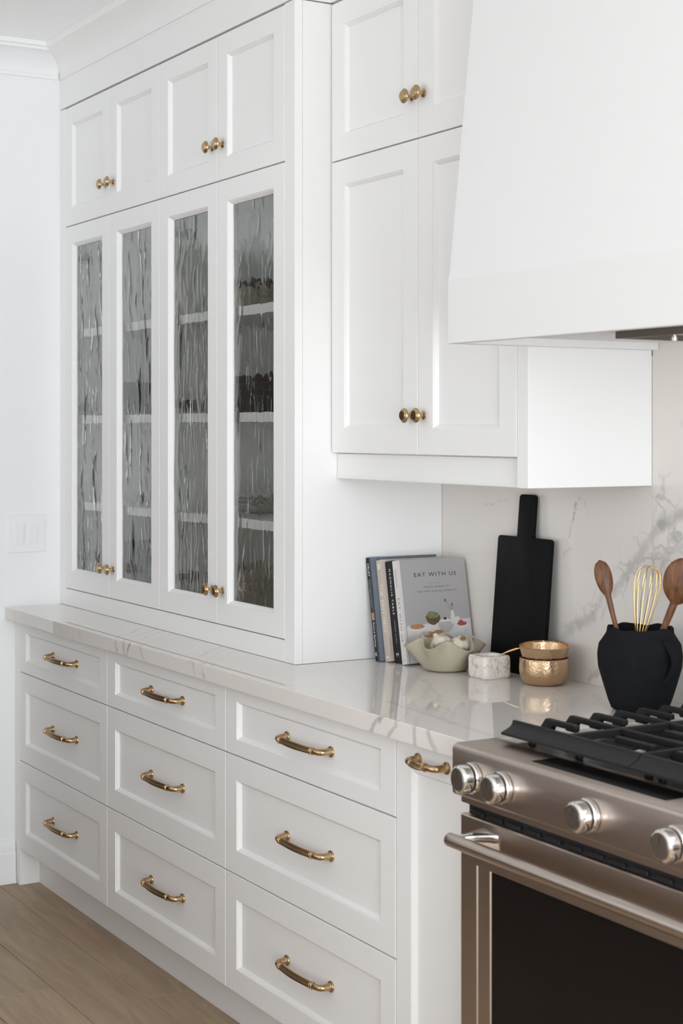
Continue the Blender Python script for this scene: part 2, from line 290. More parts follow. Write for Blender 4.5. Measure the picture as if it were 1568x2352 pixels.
# ---------------------------------------------------------------- mesh helpers
ORG = {}          # world origin of every root
def org(p):
    while p is not None:
        if p in ORG: return ORG[p]
        p = p.parent
    return Vector((0, 0, 0))
class MB:
    def __init__(s): s.v = []; s.f = []; s.m = []
    def add(s, vs, fs, mi=0):
        o = len(s.v); s.v += [tuple(p) for p in vs]
        for f in fs: s.f.append(tuple(i+o for i in f)); s.m.append(mi)
        return s
    def box(s, x0, x1, y0, y1, z0, z1, mi=0):
        vs = [(x, y, z) for z in (z0, z1) for y in (y0, y1) for x in (x0, x1)]
        return s.add(vs, [(0, 2, 3, 1), (4, 5, 7, 6), (0, 1, 5, 4), (2, 6, 7, 3), (0, 4, 6, 2), (1, 3, 7, 5)], mi)
    def loft(s, rings, closed=True, cap0=True, cap1=True, mi=0):
        n = len(rings[0]); vs = [p for r in rings for p in r]; fs = []
        for i in range(len(rings)-1):
            for j in range(n if closed else n-1):
                k = (j+1) % n
                fs.append((i*n+j, i*n+k, (i+1)*n+k, (i+1)*n+j))
        if cap0: fs.append(tuple(range(n-1, -1, -1)))
        if cap1: fs.append(tuple(range((len(rings)-1)*n, len(rings)*n)))
        return s.add(vs, fs, mi)
    def lathe(s, prof, seg=32, c=(0, 0, 0), ax='z', mi=0, cap0=True, cap1=True):
        rings = []
        for r, h in prof:
            ring = []
            for k in range(seg):
                a = 2*PI*k/seg; u, v = r*math.cos(a), r*math.sin(a)
                p = (u, v, h) if ax == 'z' else ((u, -h, v) if ax == '-y' else (h, u, v))
                ring.append((c[0]+p[0], c[1]+p[1], c[2]+p[2]))
            rings.append(ring)
        return s.loft(rings, True, cap0, cap1, mi)
    def tube(s, path, rad, seg=12, mi=0, flute=None, cap=True):
        pts = [Vector(p) for p in path]; n = len(pts)
        if not hasattr(rad, '__len__'): rad = [rad]*n
        up = None; rings = []
        for i in range(n):
            t = (pts[min(i+1, n-1)]-pts[max(i-1, 0)]).normalized()
            if up is None:
                up = Vector((0, 0, 1)) if abs(t.z) < 0.9 else Vector((1, 0, 0))
            b = t.cross(up).normalized(); up = b.cross(t).normalized()
            ring = []
            for k in range(seg):
                a = 2*PI*k/seg; r = rad[i]
                if flute and flute[i]: r *= 1+flute[i]*(1 if k % 2 else -1)
                ring.append(pts[i]+b*(math.cos(a)*r)+up*(math.sin(a)*r))
            rings.append(ring)
        return s.loft(rings, True, cap, cap, mi)
    def mesh(s, name, mats, bevel=0, seg=2, angle=None, recalc=True, smooth=True):
        if angle is None: angle = 16 if bevel else 32
        me = bpy.data.meshes.new(name)
        me.from_pydata(s.v, [], s.f)
        for m in mats: me.materials.append(m)
        for p, mi in zip(me.polygons, s.m): p.material_index = mi
        if bevel or recalc:
            bm = bmesh.new(); bm.from_mesh(me)
            if recalc: bmesh.ops.recalc_face_normals(bm, faces=bm.faces)
            if bevel:
                es = [e for e in bm.edges if len(e.link_faces) == 2 and e.calc_face_angle(0) > 0.6]
                bmesh.ops.bevel(bm, geom=es, offset=bevel, segments=seg, affect='EDGES', profile=0.5, clamp_overlap=True)
            bm.to_mesh(me); bm.free()
        if smooth:
            me.shade_smooth(); me.set_sharp_from_angle(angle=math.radians(angle))
        me.update(); return me
    def build(s, name, mats, parent=None, **kw):
        if not isinstance(mats, (list, tuple)): mats = [mats]
        o = org(parent)
        if o.length > 0: s.v = [(p[0]-o.x, p[1]-o.y, p[2]-o.z) for p in s.v]
        return link(name, s.mesh(name, mats, **kw), parent)
def link(name, me, parent=None, loc=None):
    ob = bpy.data.objects.new(name, me); COL.objects.link(ob); ob.parent = parent
    if loc is not None: ob.location = Vector(loc)-org(parent)
    return ob
def thing(name, label, cat, loc=(0, 0, 0), group=None, rot=(0, 0, 0)):
    o = bpy.data.objects.new(name, None); COL.objects.link(o); o.location = loc; o.rotation_euler = rot
    o.empty_display_size = 0.05
    ORG[o] = Vector(loc); tag(o, label, cat, group); return o
def local(o): ORG[o] = Vector((0, 0, 0)); return o     # children are given in the thing's own frame
def tag(o, label, cat, group=None):
    o['label'] = label; o['category'] = cat
    if group: o['group'] = group
    return o
def struct(o): o['kind'] = 'structure'; return o
def box(name, x0, x1, y0, y1, z0, z1, m, parent=None, bevel=0.0015):
    return MB().box(x0, x1, y0, y1, z0, z1).build(name, m, parent, bevel=bevel)

def rect_ring(x0, x1, z0, z1, i, y, iz=None):
    k = i if iz is None else iz
    return [(x0+i, y, z0+k), (x1-i, y, z0+k), (x1-i, y, z1-k), (x0+i, y, z1-k)]
def panel_front(x0, x1, z0, z1, yf, fw=0.058, fz=None, th=0.021):
    """shaker slab front with a moulded, recessed centre panel"""
    fz = fw if fz is None else fz
    R = lambda i, y, k: rect_ring(x0, x1, z0, z1, i, y, k)
    rings = [R(0, yf+th, 0), R(0, yf+0.0012, 0), R(0.0012, yf, 0.0012), R(fw, yf, fz), R(fw+0.0008, yf+0.0025, fz+0.0008),
             R(fw+0.0024, yf+0.0028, fz+0.0024), R(fw+0.0085, yf+0.0112, fz+0.0085)]
    return MB().loft(rings)
def glass_frame(x0, x1, z0, z1, yf, fw=0.058, th=0.021):
    R = lambda i, y: rect_ring(x0, x1, z0, z1, i, y)
    rings = [R(fw+0.010, yf+th), R(0, yf+th), R(0, yf+0.0012), R(0.0012, yf), R(fw, yf), R(fw+0.0008, yf+0.0025), R(fw+0.0024, yf+0.0028), R(fw+0.010, yf+0.0125), R(fw+0.010, yf+th)]
    return MB().loft(rings, cap0=False, cap1=False)

# ---------------------------------------------------------------- hardware (shared meshes, origin on the mounting surface)
def pull_mesh(name, cc):
    mb = MB(); h = cc/2
    for sx in (-1, 1):
        mb.lathe([(0.0, 0), (0.0125, 0), (0.0128, 0.0018), (0.0118, 0.0038), (0.0098, 0.0044), (0.0098, 0.0062), (0.0088, 0.0072), (0.0, 0.0072)], 28, (sx*h, 0, 0), '-y', 0, False, False)
    def path(t):          # t 0..1 along the left post, elbow, bow and right post
        pass
    rb = min(0.022, cc*0.22)
    pts = []; rad = []
    pts += [(-h, -0.004, 0), (-h, -0.012, 0), (-h, -0.019, 0)]; rad += [0.0088, 0.0078, 0.0073]
    n = 7
    for k in range(1, n+1):
        a = PI/2*k/n
        pts.append((-h+rb*(1-math.cos(a))*0.9, -0.019-0.0135*math.sin(a), 0)); rad.append(0.0072-0.0006*k/n)
    L0 = -h+rb*0.9
    left = list(zip(pts, rad))
    mbp = [p for p, r in left] + [(L0+0.008, -0.0335, 0)]
    mbr = [r for p, r in left] + [0.0066]
    mb.tube(mbp, mbr, 20)
    mb.tube([(-p[0], p[1], p[2]) for p in mbp], mbr, 20)
    e = -L0-0.008
    for sx in (-1, 1):    # double bead collars
        pr = [(0.0064, -0.0045), (0.0079, -0.004), (0.0083, -0.003), (0.0079, -0.002), (0.0070, -0.0012), (0.0070, 0.0002), (0.0082, 0.001), (0.0087, 0.0025), (0.0082, 0.004), (0.0064, 0.0045)]
        mb.lathe(pr, 28, (sx*e, -0.0338, 0), 'x')
    bp, br, fl = [], [], []
    for k in range(15):
        u = -1+2*k/14
        bp.append((u*e, -0.0335-0.0055*(1-u*u), 0)); br.append(0.0071-0.0004*abs(u)); fl.append(0.075)
    mb.tube(bp, br, 36, 1, fl)
    return mb.mesh(name, [M['brass'], M['brass_dark']], angle=38)
PULL_L = pull_mesh('bar_pull', 0.203); PULL_S = pull_mesh('short_bar_pull', 0.102)
def knob_mesh():
    pr = [(0.0, 0), (0.0098, 0), (0.0100, 0.0012), (0.0088, 0.0026), (0.0072, 0.0032), (0.0050, 0.0050), (0.0044, 0.009), (0.0046, 0.0165), (0.0070, 0.0185),
          (0.0145, 0.0195), (0.0168, 0.0206), (0.0172, 0.0220), (0.0166, 0.0234), (0.0150, 0.0240), (0.0146, 0.0250), (0.0136, 0.0262), (0.0122, 0.0266), (0.0119, 0.0278), (0.0108, 0.0288), (0.0, 0.0292)]
    return MB().lathe(pr, 36, ax='-y', cap0=False, cap1=False).mesh('knob', [M['brass']], angle=28)
KNOB = knob_mesh()

def wavy_pane(x0, x1, z0, z1, yf, yb, seed):
    """rolled-glass pane: the front face ripples in drawn-out vertical drips, the back is flat"""
    NX, NZ = 84, 270; mb = MB(); g = []
    for j in range(NZ+1):
        z = z0+(z1-z0)*j/NZ
        for i in range(NX+1):
            x = x0+(x1-x0)*i/NX
            wx = 0.010*mnoise.noise(Vector((x*22+seed, z*9, 3.1))); 
            n1 = mnoise.noise(Vector(((x+wx)*46+seed*3, z*11.0, 0.5)))
            n2 = mnoise.noise(Vector((x*19+seed, z*5.5, 7.7)))
            d, _ = mnoise.voronoi(Vector(((x+wx*1.6)*36+seed, z*9.5+seed, 1.0)))
            e = d[1]-d[0]; ridge = 1-min(1.0, e/0.30); ridge = ridge*ridge*(3-2*ridge)
            k = 0.55+0.45*mnoise.noise(Vector((x*6, z*3, seed)))
            g.append((x, yf-(0.00125*n1+0.0015*n2+0.00105*ridge*max(0.1, k)), z))
    fs = []
    for j in range(NZ):
        for i in range(NX):
            q = j*(NX+1)+i; fs.append((q, q+1, q+NX+2, q+NX+1))
    n = len(g); back = [(x0, yb, z0), (x1, yb, z0), (x1, yb, z1), (x0, yb, z1)]
    lo = list(range(NX+1)); hi = [NZ*(NX+1)+i for i in range(NX+1)]
    lf = [j*(NX+1) for j in range(NZ+1)]; rt = [j*(NX+1)+NX for j in range(NZ+1)]
    fs.append((n, n+3, n+2, n+1))
    fs.append(tuple([n, n+1]+lo[::-1])); fs.append(tuple([n+2, n+3]+hi)); fs.append(tuple([n+3, n]+lf)); fs.append(tuple([n+1, n+2]+rt[::-1]))
    return mb.add(g+back, fs)

# ================================================================ the room
H = 2.78
XR, YF = 7.2, -5.0
struct(box('floor', -2.6, XR, YF, 0.1, -0.10, -0.0125, M['gap'], bevel=0))
floor = bpy.data.objects['floor']
rows = []
y = 0.103
_r = random.Random(11)
plank_cache = {}
while y > YF:
    y0 = y-0.19
    starts = {-0.657: [0.295], -0.467: [1.225]}
    x = -2.6
    key = round(y, 3)
    joint = None
    if abs(y+0.657) < 0.02: joint = 0.295
    if abs(y+0.467) < 0.02: joint = 1.225
    cuts = []
    x = (joint if joint is not None else _r.uniform(0, 2.2)) - 2.2*3
    while x < XR: cuts.append(x); x += 2.2
    cuts = [max(-2.6, c) for c in cuts if c > -4.6] + [XR]
    cuts = sorted(set(cuts))
    for a, b in zip(cuts[:-1], cuts[1:]):
        if b-a < 0.02: continue
        k = round(b-a, 3)
        if k not in plank_cache:
            plank_cache[k] = MB().box(0.0004, b-a-0.0004, -0.1894, -0.0006, -0.012, 0.0).mesh('plank', [M['floor']], bevel=0.0012, seg=1)
        link('plank', plank_cache[k], floor, (a, y, 0))
    y = y0
struct(box('ceiling', -2.6, XR, YF, 0.1, H, H+0.1, M['ceil'], bevel=0))
WB = struct(box('wall_back', -2.6, XR, 0.012, 0.1, 0, H, M['wall'], bevel=0))
struct(MB().box(-0.12, 0.0, -0.80, 0.011, 0, H).box(-0.12, 0.0, -3.0, -0.80, 2.15, H).box(-0.12, 0.0, YF, -3.0, 0, H).build('wall_left', M['wall']))
struct(box('wall_hall', -2.7, -2.6, YF, 0.1, 0, H, M['taupe'], bevel=0))
# right wall with a wide window
struct(MB().box(XR, XR+0.12, YF, 0.1, 0, 0.06).box(XR, XR+0.12, YF, 0.1, 2.44, H).box(XR, XR+0.12, YF, -3.62, 0.06, 2.44).box(XR, XR+0.12, -0.38, 0.1, 0.06, 2.44).build('wall_right', M['wall']))
win = MB()
for yy in (-3.62, -2.56, -1.50, -0.44): win.box(XR+0.02, XR+0.08, yy, yy+0.06, 0.06, 2.44)
win.box(XR+0.02, XR+0.08, -3.62, -0.38, 0.06, 0.12).box(XR+0.02, XR+0.08, -3.62, -0.38, 2.38, 2.44)
struct(win.build('window_1', M['paint']))
# front wall with glazed doors
struct(MB().box(-2.6, 0.8, YF-0.12, YF, 0, H).box(4.4, XR+0.12, YF-0.12, YF, 0, H).box(0.8, 4.4, YF-0.12, YF, 2.6, H).build('wall_front', M['wall']))
dr = MB()
for xx in (0.8, 1.97, 3.14, 4.33): dr.box(xx, xx+0.07, YF-0.08, YF-0.02, 0, 2.6)
dr.box(0.8, 4.4, YF-0.08, YF-0.02, 2.53, 2.6).box(0.8, 4.4, YF-0.08, YF-0.02, 0.0, 0.2)
struct(dr.build('door_1', M['paint']))
# skirting and cornice on the left wall
def sweep(name, prof, axis, a, b, m, parent=None):
    """prof: (out, z) pairs; axis 'y' runs along y on the wall x=0, axis 'x' runs along x facing -y"""
    if axis == 'y': r = [[(o, t, z) for o, z in prof] for t in (a, b)]
    else: r = [[(t, o, z) for o, z in prof] for t in (a, b)]
    return MB().loft(r).build(name, m, parent, angle=25)
struct(sweep('baseboard_left', [(0.0005, 0.001), (0.017, 0.001), (0.017, 0.025), (0.0135, 0.034), (0.0135, 0.098), (0.0105, 0.104), (0.0105, 0.132), (0.006, 0.142), (0.0005, 0.142)], 'y', -0.80, -0.60, M['wall']))
def crown_soft(z0=2.672):
    pts = [(0.0, 0.0), (0.003, 0.0), (0.004, 0.006)]
    for k in range(0, 13):
        a = k/12.0
        pts.append((0.006+0.068*(a**2.1), 0.010+0.078*a))
    pts += [(0.0765, 0.094), (0.0775, 0.1075), (0.0, 0.1075)]
    return [(o, z0+z) for o, z in pts]
def crown_prof(sgn, base, z0=2.672):
    pts = [(0.0, 0.0), (0.007, 0.0), (0.007, 0.010), (0.010, 0.014)]
    for k in range(1, 10):
        a = k/9.0
        pts.append((0.010+0.052*(a**2.0), 0.014+0.066*a))
    pts += [(0.068, 0.081), (0.068, 0.090), (0.076, 0.092), (0.078, 0.1075), (0.0, 0.1075)]
    return [(base+sgn*o, z0+z) for o, z in pts]
struct(sweep('trim_1', crown_prof(1, 0.0005), 'y', YF, -0.45, M['wall']))

# unseen island added across the aisle to shade lower drawers and reflect brown
isl = thing('unseen_island', 'unseen walnut island with a white top, added to shade the drawers', 'island', (1.35, -2.7, 0))
MB().box(0.25, 2.45, -3.10, -2.30, 0.10, 0.875).build('body', M['walnut_board'], isl, bevel=0.002)
MB().box(0.32, 2.38, -3.03, -2.37, 0.0005, 0.0995).build('plinth', M['walnut_board'], isl, bevel=0)
MB().box(0.20, 2.50, -3.15, -2.25, 0.8755, 0.914).build('top', M['hood'], isl, bevel=0.002)
for _k in range(3):
    _x0 = 0.26+_k*0.727
    MB().box(_x0+0.002, _x0+0.725, -2.2995, -2.280, 0.105, 0.870).build('door', M['walnut_board'], isl, bevel=0.0015)

# marble wall slabs
for (x0, x1, z0, z1) in [(1.6352, 2.4535, 0.9142, 1.1790), (1.6352, 2.4535, 1.17905, 1.66), (2.4545, 3.80, 0.9142, 1.69), (3.8010, 5.6, 0.9142, 1.69)]:
    MB().box(x0, x1, 0.0, 0.0115, z0, z1).build('marble_slab', M['splash'], WB, bevel=0.0002, seg=1)

# light switch on the left wall
sw = thing('light_switch', 'white double rocker light switch on the wall beside the glass-door cabinet', 'switch', (0.0, -0.561, 1.154))
MB().box(0.0005, 0.0055, -0.626, -0.497, 1.0915, 1.2165).build('plate', M['switch'], sw, bevel=0.002)
for yy in (-0.5865, -0.5385):
    MB().box(0.0055, 0.0066, yy-0.0175, yy+0.0175, 1.119, 1.189).build('rocker_frame', M['switch'], sw, bevel=0.0004, seg=1)
    mb = MB().box(0.006, 0.0085, yy-0.0155, yy+0.0155, 1.121, 1.187)
    mb.v = [(x+(0.0025 if z > 1.15 and x > 0.008 else 0), y, z) for x, y, z in mb.v]
    mb.build('rocker', M['switch'], sw, bevel=0.0005, seg=1)

# ================================================================ base cabinets
YD = -0.598
SEAM = [0.0465, 0.801, 1.568, 2.351]
G = 0.0016
def base_cabinet(i, label):
    x0, x1 = SEAM[i], SEAM[i+1]
    t = thing('base_cabinet', label, 'cabinet', ((x0+x1)/2, -0.3, 0), 'base cabinets under the marble worktop')
    l = 0.0015 if i == 0 else x0+0.0004
    box('carcass', l if i else 0.046, x1-0.0004, YD+0.023, -0.001, 0.122, 0.8745, M['paint'], t, bevel=0)
    if i == 0:
        MB().box(0.0015, SEAM[0]-0.0005, YD, -0.001, 0.0005, 0.8745).build('end_panel', M['paint'], t, bevel=0.0012)
    box('toe_kick', (SEAM[0] if i == 0 else x0)+0.0002, x1-0.0002, -0.530, -0.51, 0.0005, 0.1215, M['paint'], t, bevel=0)
    for k, (z0, z1, fz, hz) in enumerate([(0.703, 0.8735, 0.038, 0.7885), (0.412, 0.703, 0.058, 0.5585), (0.122, 0.412, 0.058, 0.2705)]):
        d = panel_front(x0+G, x1-G, z0+G, z1-(G if k else 0), YD, 0.057, fz).build('drawer', M['paint'], t, angle=25)
        link('pull', PULL_L, d, ((x0+x1)/2+0.008, YD+0.0112, hz))
    return t
base_cabinet(0, 'white three-drawer base cabinet against the side wall under the light switch')
base_cabinet(1, 'white three-drawer base cabinet between two other drawer cabinets, under the glass doors')
base_cabinet(2, 'white three-drawer base cabinet beside the narrow pull-out cabinet')
t = thing('pull_out_cabinet', 'narrow white pull-out cabinet with one short brass handle beside the range', 'cabinet', (2.505, -0.3, 0))
X0, X1 = SEAM[3], 2.662
box('carcass', X0+0.0004, X1, YD+0.023, -0.001, 0.122, 0.8745, M['paint'], t, bevel=0)
box('toe_kick', X0+0.0002, X1, -0.530, -0.51, 0.0005, 0.1215, M['paint'], t, bevel=0)
d = panel_front(X0+G, X1-G, 0.122+G, 0.8735, YD, 0.056, 0.062).build('door', M['paint'], t, angle=25)
link('pull', PULL_S, d, (2.487, YD+0.0002, 0.8385))

# worktop
wt = MB().box(0.001, 2.664, -0.633, 0.0110, 0.875, 0.914).build('worktop', M['counter'], bevel=0.0015)
tag(wt, 'long white marble worktop with grey veins on the base cabinets', 'worktop')

# ================================================================ hutch with wavy glass doors
YH = -0.44
DX = [0.0465, 0.4300, 0.8140, 1.1980, 1.5820]
hu = thing('display_hutch', 'tall white built-in hutch with four wavy glass doors standing on the worktop', 'hutch', (0.82, -0.22, 0.9145))
Z0, Z1, ZT = 0.9695, 2.1735, 2.570
b = MB()
b.box(0.0015, DX[0], YH, YH+0.022, 0.9148, ZT).box(DX[4], 1.635, YH, YH+0.022, 0.9148, ZT).box(DX[0], DX[4], YH, YH+0.022, 0.9148, Z0)
b.build('face_frame', M['paint'], hu, bevel=0.0008, seg=1)
box('side_panel', 1.616, 1.635, YH+0.0224, -0.0001, 0.9148, ZT, M['paint'], hu, bevel=0.0005)
box('inner_side', 0.0015, 0.0205, YH+0.0224, -0.001, 0.9148, ZT, M['inside'], hu, bevel=0)
box('partition', 0.805, 0.823, YH+0.030, -0.015, Z0, ZT, M['inside'], hu, bevel=0)
box('back_panel', 0.021, 1.6155, -0.014, -0.001, 0.9148, ZT, M['inside'], hu, bevel=0)
box('cabinet_floor', 0.021, 1.6155, YH+0.0225, -0.0145, 0.9148, 0.969, M['inside'], hu, bevel=0)
box('fixed_shelf', 0.021, 1.6155, YH+0.024, -0.0145, 2.150, 2.196, M['inside'], hu, bevel=0)
for xa, xb in ((0.0212, 0.8046), (0.8234, 1.6152)):
    for zs in (1.2345, 1.5195, 1.805):
        box('shelf', xa, xb, -0.402, -0.0150, zs, zs+0.026, M['paint'], hu, bevel=0.001)
for i in range(4):
    x0, x1 = DX[i]+G, DX[i+1]-G
    kx = (DX[i+1]-0.030) if i % 2 == 0 else (DX[i]+0.033)
    d = panel_front(x0, x1, Z1+G, ZT-G-0.001, YH, 0.058).build('door', M['paint'], hu, angle=25)
    link('knob', KNOB, d, (kx, YH, 2.270))
    d = glass_frame(x0, x1, Z0+G+0.001, Z1-G, YH, 0.058).build('glass_door', M['paint'], hu, angle=25)
    wavy_pane(x0+0.0625, x1-0.0625, Z0+0.0635, Z1-0.0625, YH+0.0158, YH+0.0200, 11.3*(i+1)).build('glass_pane', M['glass'], d, angle=50)
    link('knob', KNOB, d, (kx, YH, 1.0635))
    hx = 0.022 if i == 0 else (0.8245 if i == 2 else None)
    if hx is not None or i in (1, 3):
        for hz in (1.0665, 1.570, 2.073):
            if hx is not None: q = MB().box(hx, hx+0.014, -0.402, -0.345, hz-0.008, hz+0.008).box(hx, hx+0.006, -0.36, -0.335, hz-0.017, hz+0.017).box(hx+0.002, hx+0.03, -0.418, -0.400, hz-0.017, hz+0.017)
            else:
                hr = 0.8035 if i == 1 else 1.6145
                q = MB().box(hr-0.014, hr, -0.402, -0.345, hz-0.008, hz+0.008).box(hr-0.006, hr, -0.36, -0.335, hz-0.017, hz+0.017)
            q.build('hinge', M['hinge'], hu, bevel=0.001)
# frieze and crown over the hutch and the wall cabinet
YU = -0.337
fr = MB().box(0.0015, 1.636, YH-0.0005, YH+0.02, ZT+0.0035, 2.700).box(1.616, 1.636, YH+0.02, -0.002, ZT+0.0035, 2.700).box(1.6365, 2.4540, YU-0.0005, YU+0.02, ZT+0.0035, 2.700)
struct(fr.build('trim_2', M['paint'], bevel=0.0006, seg=1))
def crown_path():
    prof = crown_soft()
    rings = []
    def ring(px, py, ox, oy): return [(px+ox*o, py+oy*o, z) for o, z in prof]
    y1, y2 = YH-0.0008, YU-0.0008
    rings.append(ring(0.0015, y1, 0, -1)); rings.append(ring(1.6363, y1, 1, -1)); rings.append(ring(1.6363, y2, 1, -1)); rings.append(ring(2.4540, y2, 0, -1))
    return MB().loft(rings)
struct(crown_path().build('trim_3', M['paint'], angle=25))

# ================================================================ wall cabinet beside the hood
uc = thing('wall_cabinet', 'white wall cabinet with two stacked pairs of panel doors between hutch and hood', 'cabinet', (2.05, -0.17, 1.3767))
box('carcass', 1.637, 2.4145, YU+0.0225, -0.001, 1.440, ZT, M['paint'], uc, bevel=0)
MB().box(2.4148, 2.4535, YU, -0.0006, 1.3767, ZT).build('end_panel', M['paint'], uc, bevel=0.0008, seg=1)
val = MB().loft([[(x, y, z) for y, z in [(YU+0.022, 1.4385), (YU+0.022, 1.3765), (YU+0.016, 1.3765), (YU+0.0145, 1.3785), (YU+0.0145, 1.3815), (YU+0.0165, 1.3835), (YU+0.018, 1.3845), (YU+0.018, 1.4385)]] for x in (1.637, 2.4142)])
val.build('light_valance', M['paint'], uc, angle=25)
UX = [1.6385, 2.0345, 2.4140]
for i in range(2):
    x0, x1 = UX[i]+G*0.6, UX[i+1]-G*0.6
    fwl = 0.061
    kx = UX[1]-0.0245 if i == 0 else UX[1]+0.0245
    for (z0, z1, kz) in ((2.1705, ZT-0.001, 2.270), (1.4400, 2.1705, 1.532)):
        d = panel_front(x0, x1, z0+G, z1-G, YU, fwl).build('door', M['paint'], uc, angle=25)
        link('knob', KNOB, d, (kx, YU, kz))

# ================================================================ range hood
RX0, RX1 = 2.669, 3.431; RC = 3.05
hd = thing('range_hood', 'white plastered range hood with a sloping front over the range', 'hood', (RC, -0.27, 1.672))
HL, HR = 2.4560, 3.644
prof = [(-0.541, 1.672), (-0.541, 1.800), (-0.5375, 1.812), (-0.436, H-0.001)]
outer = lambda o, y, z: None
m = MB()
n = len(prof)
# shell built as front sheet with thickness, two cheeks and an inner ceiling
T = 0.020
front = [[(x, yy, z) for yy, z in prof] + [(x, yy+T, z) for yy, z in reversed(prof)] for x in (HL, HR)]
m.loft(front)
for (xa, xb) in ((HL, HL+T), (HR-T, HR)):
    cheek = [[(x, -0.0006, 1.672)] + [(x, yy+T, z) for yy, z in prof] + [(x, -0.0006, H-0.001)] for x in (xa, xb)]
    m.loft(cheek)
m.build('shell', M['hood'], hd, bevel=0.0018)
MB().box(HL+T+0.0004, HR-T-0.0004, -0.5195, -0.0006, 1.688, 1.700).build('underside', M['hood'], hd, bevel=0)
lin = MB().box(2.745, 3.355, -0.350, -0.343, 1.6735, 1.6876).box(2.745, 3.355, -0.075, -0.068, 1.6735, 1.6876).box(2.745, 2.752, -0.343, -0.075, 1.6735, 1.6876).box(3.348, 3.355, -0.343, -0.075, 1.6735, 1.6876)
lin.build('liner', M['liner'], hd, bevel=0.001)
MB().box(2.755, 3.345, -0.340, -0.078, 1.6835, 1.6875).build('filter', M['vent'], hd, bevel=0.001)
MB().lathe([(0.0, 0.0), (0.006, 0.0), (0.0065, 0.002), (0.0065, 0.008), (0.004, 0.009), (0.004, 0.013)], 20, (2.80, -0.25, 1.670)).build('filter_knob', M['vent'], hd)

# ================================================================ range
rg = thing('range_cooker', 'stainless steel gas range with chrome knobs and black grates', 'range', (RC, -0.33, 0.0))
YP, YR = -0.675, -0.655
box('body', RX0+0.002, RX1-0.002, -0.628, -0.030, 0.02, 0.880, M['steel'], rg, bevel=0.001)
MB().box(RX0+0.03, RX1-0.03, -0.56, -0.05, 0.0005, 0.0195).build('plinth', M['enamel'], rg, bevel=0)
# control panel with its deck, one folded profile
cp = [(-0.574, 0.884), (-0.574, 0.9165), (-0.576, 0.9180), (-0.664, 0.9180), (-0.6695, 0.9165), (-0.6735, 0.9125), (YP, 0.907), (YP, 0.828), (-0.672, 0.824), (YR, 0.8235), (YR, 0.807), (-0.62, 0.807), (-0.62, 0.884)]
MB().loft([[(x, yy, z) for yy, z in cp] for x in (RX0, RX1)]).build('control_panel', M['steel'], rg, angle=25)
MB().loft([[(2.877, -0.650, 0.9182), (3.222, -0.650, 0.9182), (3.222, -0.593, 0.9182), (2.877, -0.593, 0.9182)], [(2.877, -0.650, 0.9190), (3.222, -0.650, 0.9190), (3.222, -0.593, 0.9190), (2.877, -0.593, 0.9190)]]).build('touch_display', M['blackglass'], rg, smooth=False)
# burner knobs
def range_knob(x, z):
    c = (x, YP, z)
    k = MB().lathe([(0.0, 0.0006), (0.0275, 0.0006), (0.0285, 0.002), (0.0285, 0.010), (0.0270, 0.0125), (0.0245, 0.013), (0.0, 0.013)], 40, c, '-y').build('burner_knob', M['chrome'], rg, angle=25)
    MB().lathe([(0.0, 0.013), (0.0238, 0.013), (0.0238, 0.0160), (0.0258, 0.0168), (0.0262, 0.0290), (0.0250, 0.0330), (0.0210, 0.0365), (0.0195, 0.0368), (0.0, 0.0362)], 12*3, c, '-y').build('grip', M['chrome'], k, angle=22)
    MB().lathe([(0.0242, 0.0129), (0.0248, 0.0132), (0.0248, 0.0160), (0.0242, 0.0163)], 36, c, '-y').build('shadow_ring', M['enamel'], k)
    MB().lathe([(0.0, 0.0366), (0.0190, 0.0366), (0.0188, 0.0373), (0.0, 0.0373)], 36, c, '-y').build('face', M['chromeface'], k)
    MB().box(x-0.0008, x+0.0008, YP-0.0378, YP-0.0372, z+0.002, z+0.016).build('pointer', M['ink_black'], k, bevel=0)
    return k
for x in (2.737, 2.829, 3.067, 3.277, 3.369): range_knob(x, 0.866)
# vent slot under the panel
vs = MB().box(RX0+0.016, RX1-0.016, -0.648, -0.63, 0.7865, 0.8065)
vs.build('vent_slot', M['enamel'], rg, bevel=0)
x = RX0+0.02
while x < RX1-0.05:
    MB().box(x+0.004, x+0.046, -0.6535, -0.6485, 0.7895, 0.7975).build('vent_louver', M['enamel'], rg, bevel=0.001, seg=1)
    x += 0.056
# oven door
YO = -0.657
def oven_door():
    x0, x1, z0, z1 = RX0, RX1, 0.235, 0.7855
    wx0, wx1, wz0, wz1 = 2.7205, 3.3795, 0.300, 0.700
    m = MB()
    O = lambda y, i=0: [(x0+i, y, z0+i), (x1-i, y, z0+i), (x1-i, y, z1-i), (x0+i, y, z1-i)]
    Wn = lambda y, i=0, j=0: [(wx0+i, y, wz0+j), (wx1-i, y, wz0+j), (wx1-i, y, wz1-j), (wx0+i, y, wz1-j)]
    m.loft([O(-0.629), O(YO+0.002), O(YO, 0.002), Wn(YO), Wn(YO+0.0022, 0.0016, 0.0014), Wn(YO+0.0022, 0.038, 0.0022), Wn(YO+0.0055, 0.0405, 0.0035)])
    return m.build('oven_door', M['steel'], rg, angle=20)
od = oven_door()
MB().box(2.7205+0.0412, 3.3795-0.0412, YO+0.0036, YO+0.0054, 0.3040, 0.6962).build('oven_window', M['blackglass'], od, bevel=0.0008, seg=1)
hb = MB().tube([(2.716, -0.716, 0.755), (2.7185, -0.716, 0.755), (2.720, -0.716, 0.755), (2.735, -0.716, 0.755), (3.365, -0.716, 0.755), (3.380, -0.716, 0.755), (3.384, -0.716, 0.755)], [0.0105, 0.0122, 0.0128, 0.0128, 0.0128, 0.0122, 0.0105], 28).build('door_handle', M['steel'], od, angle=30)
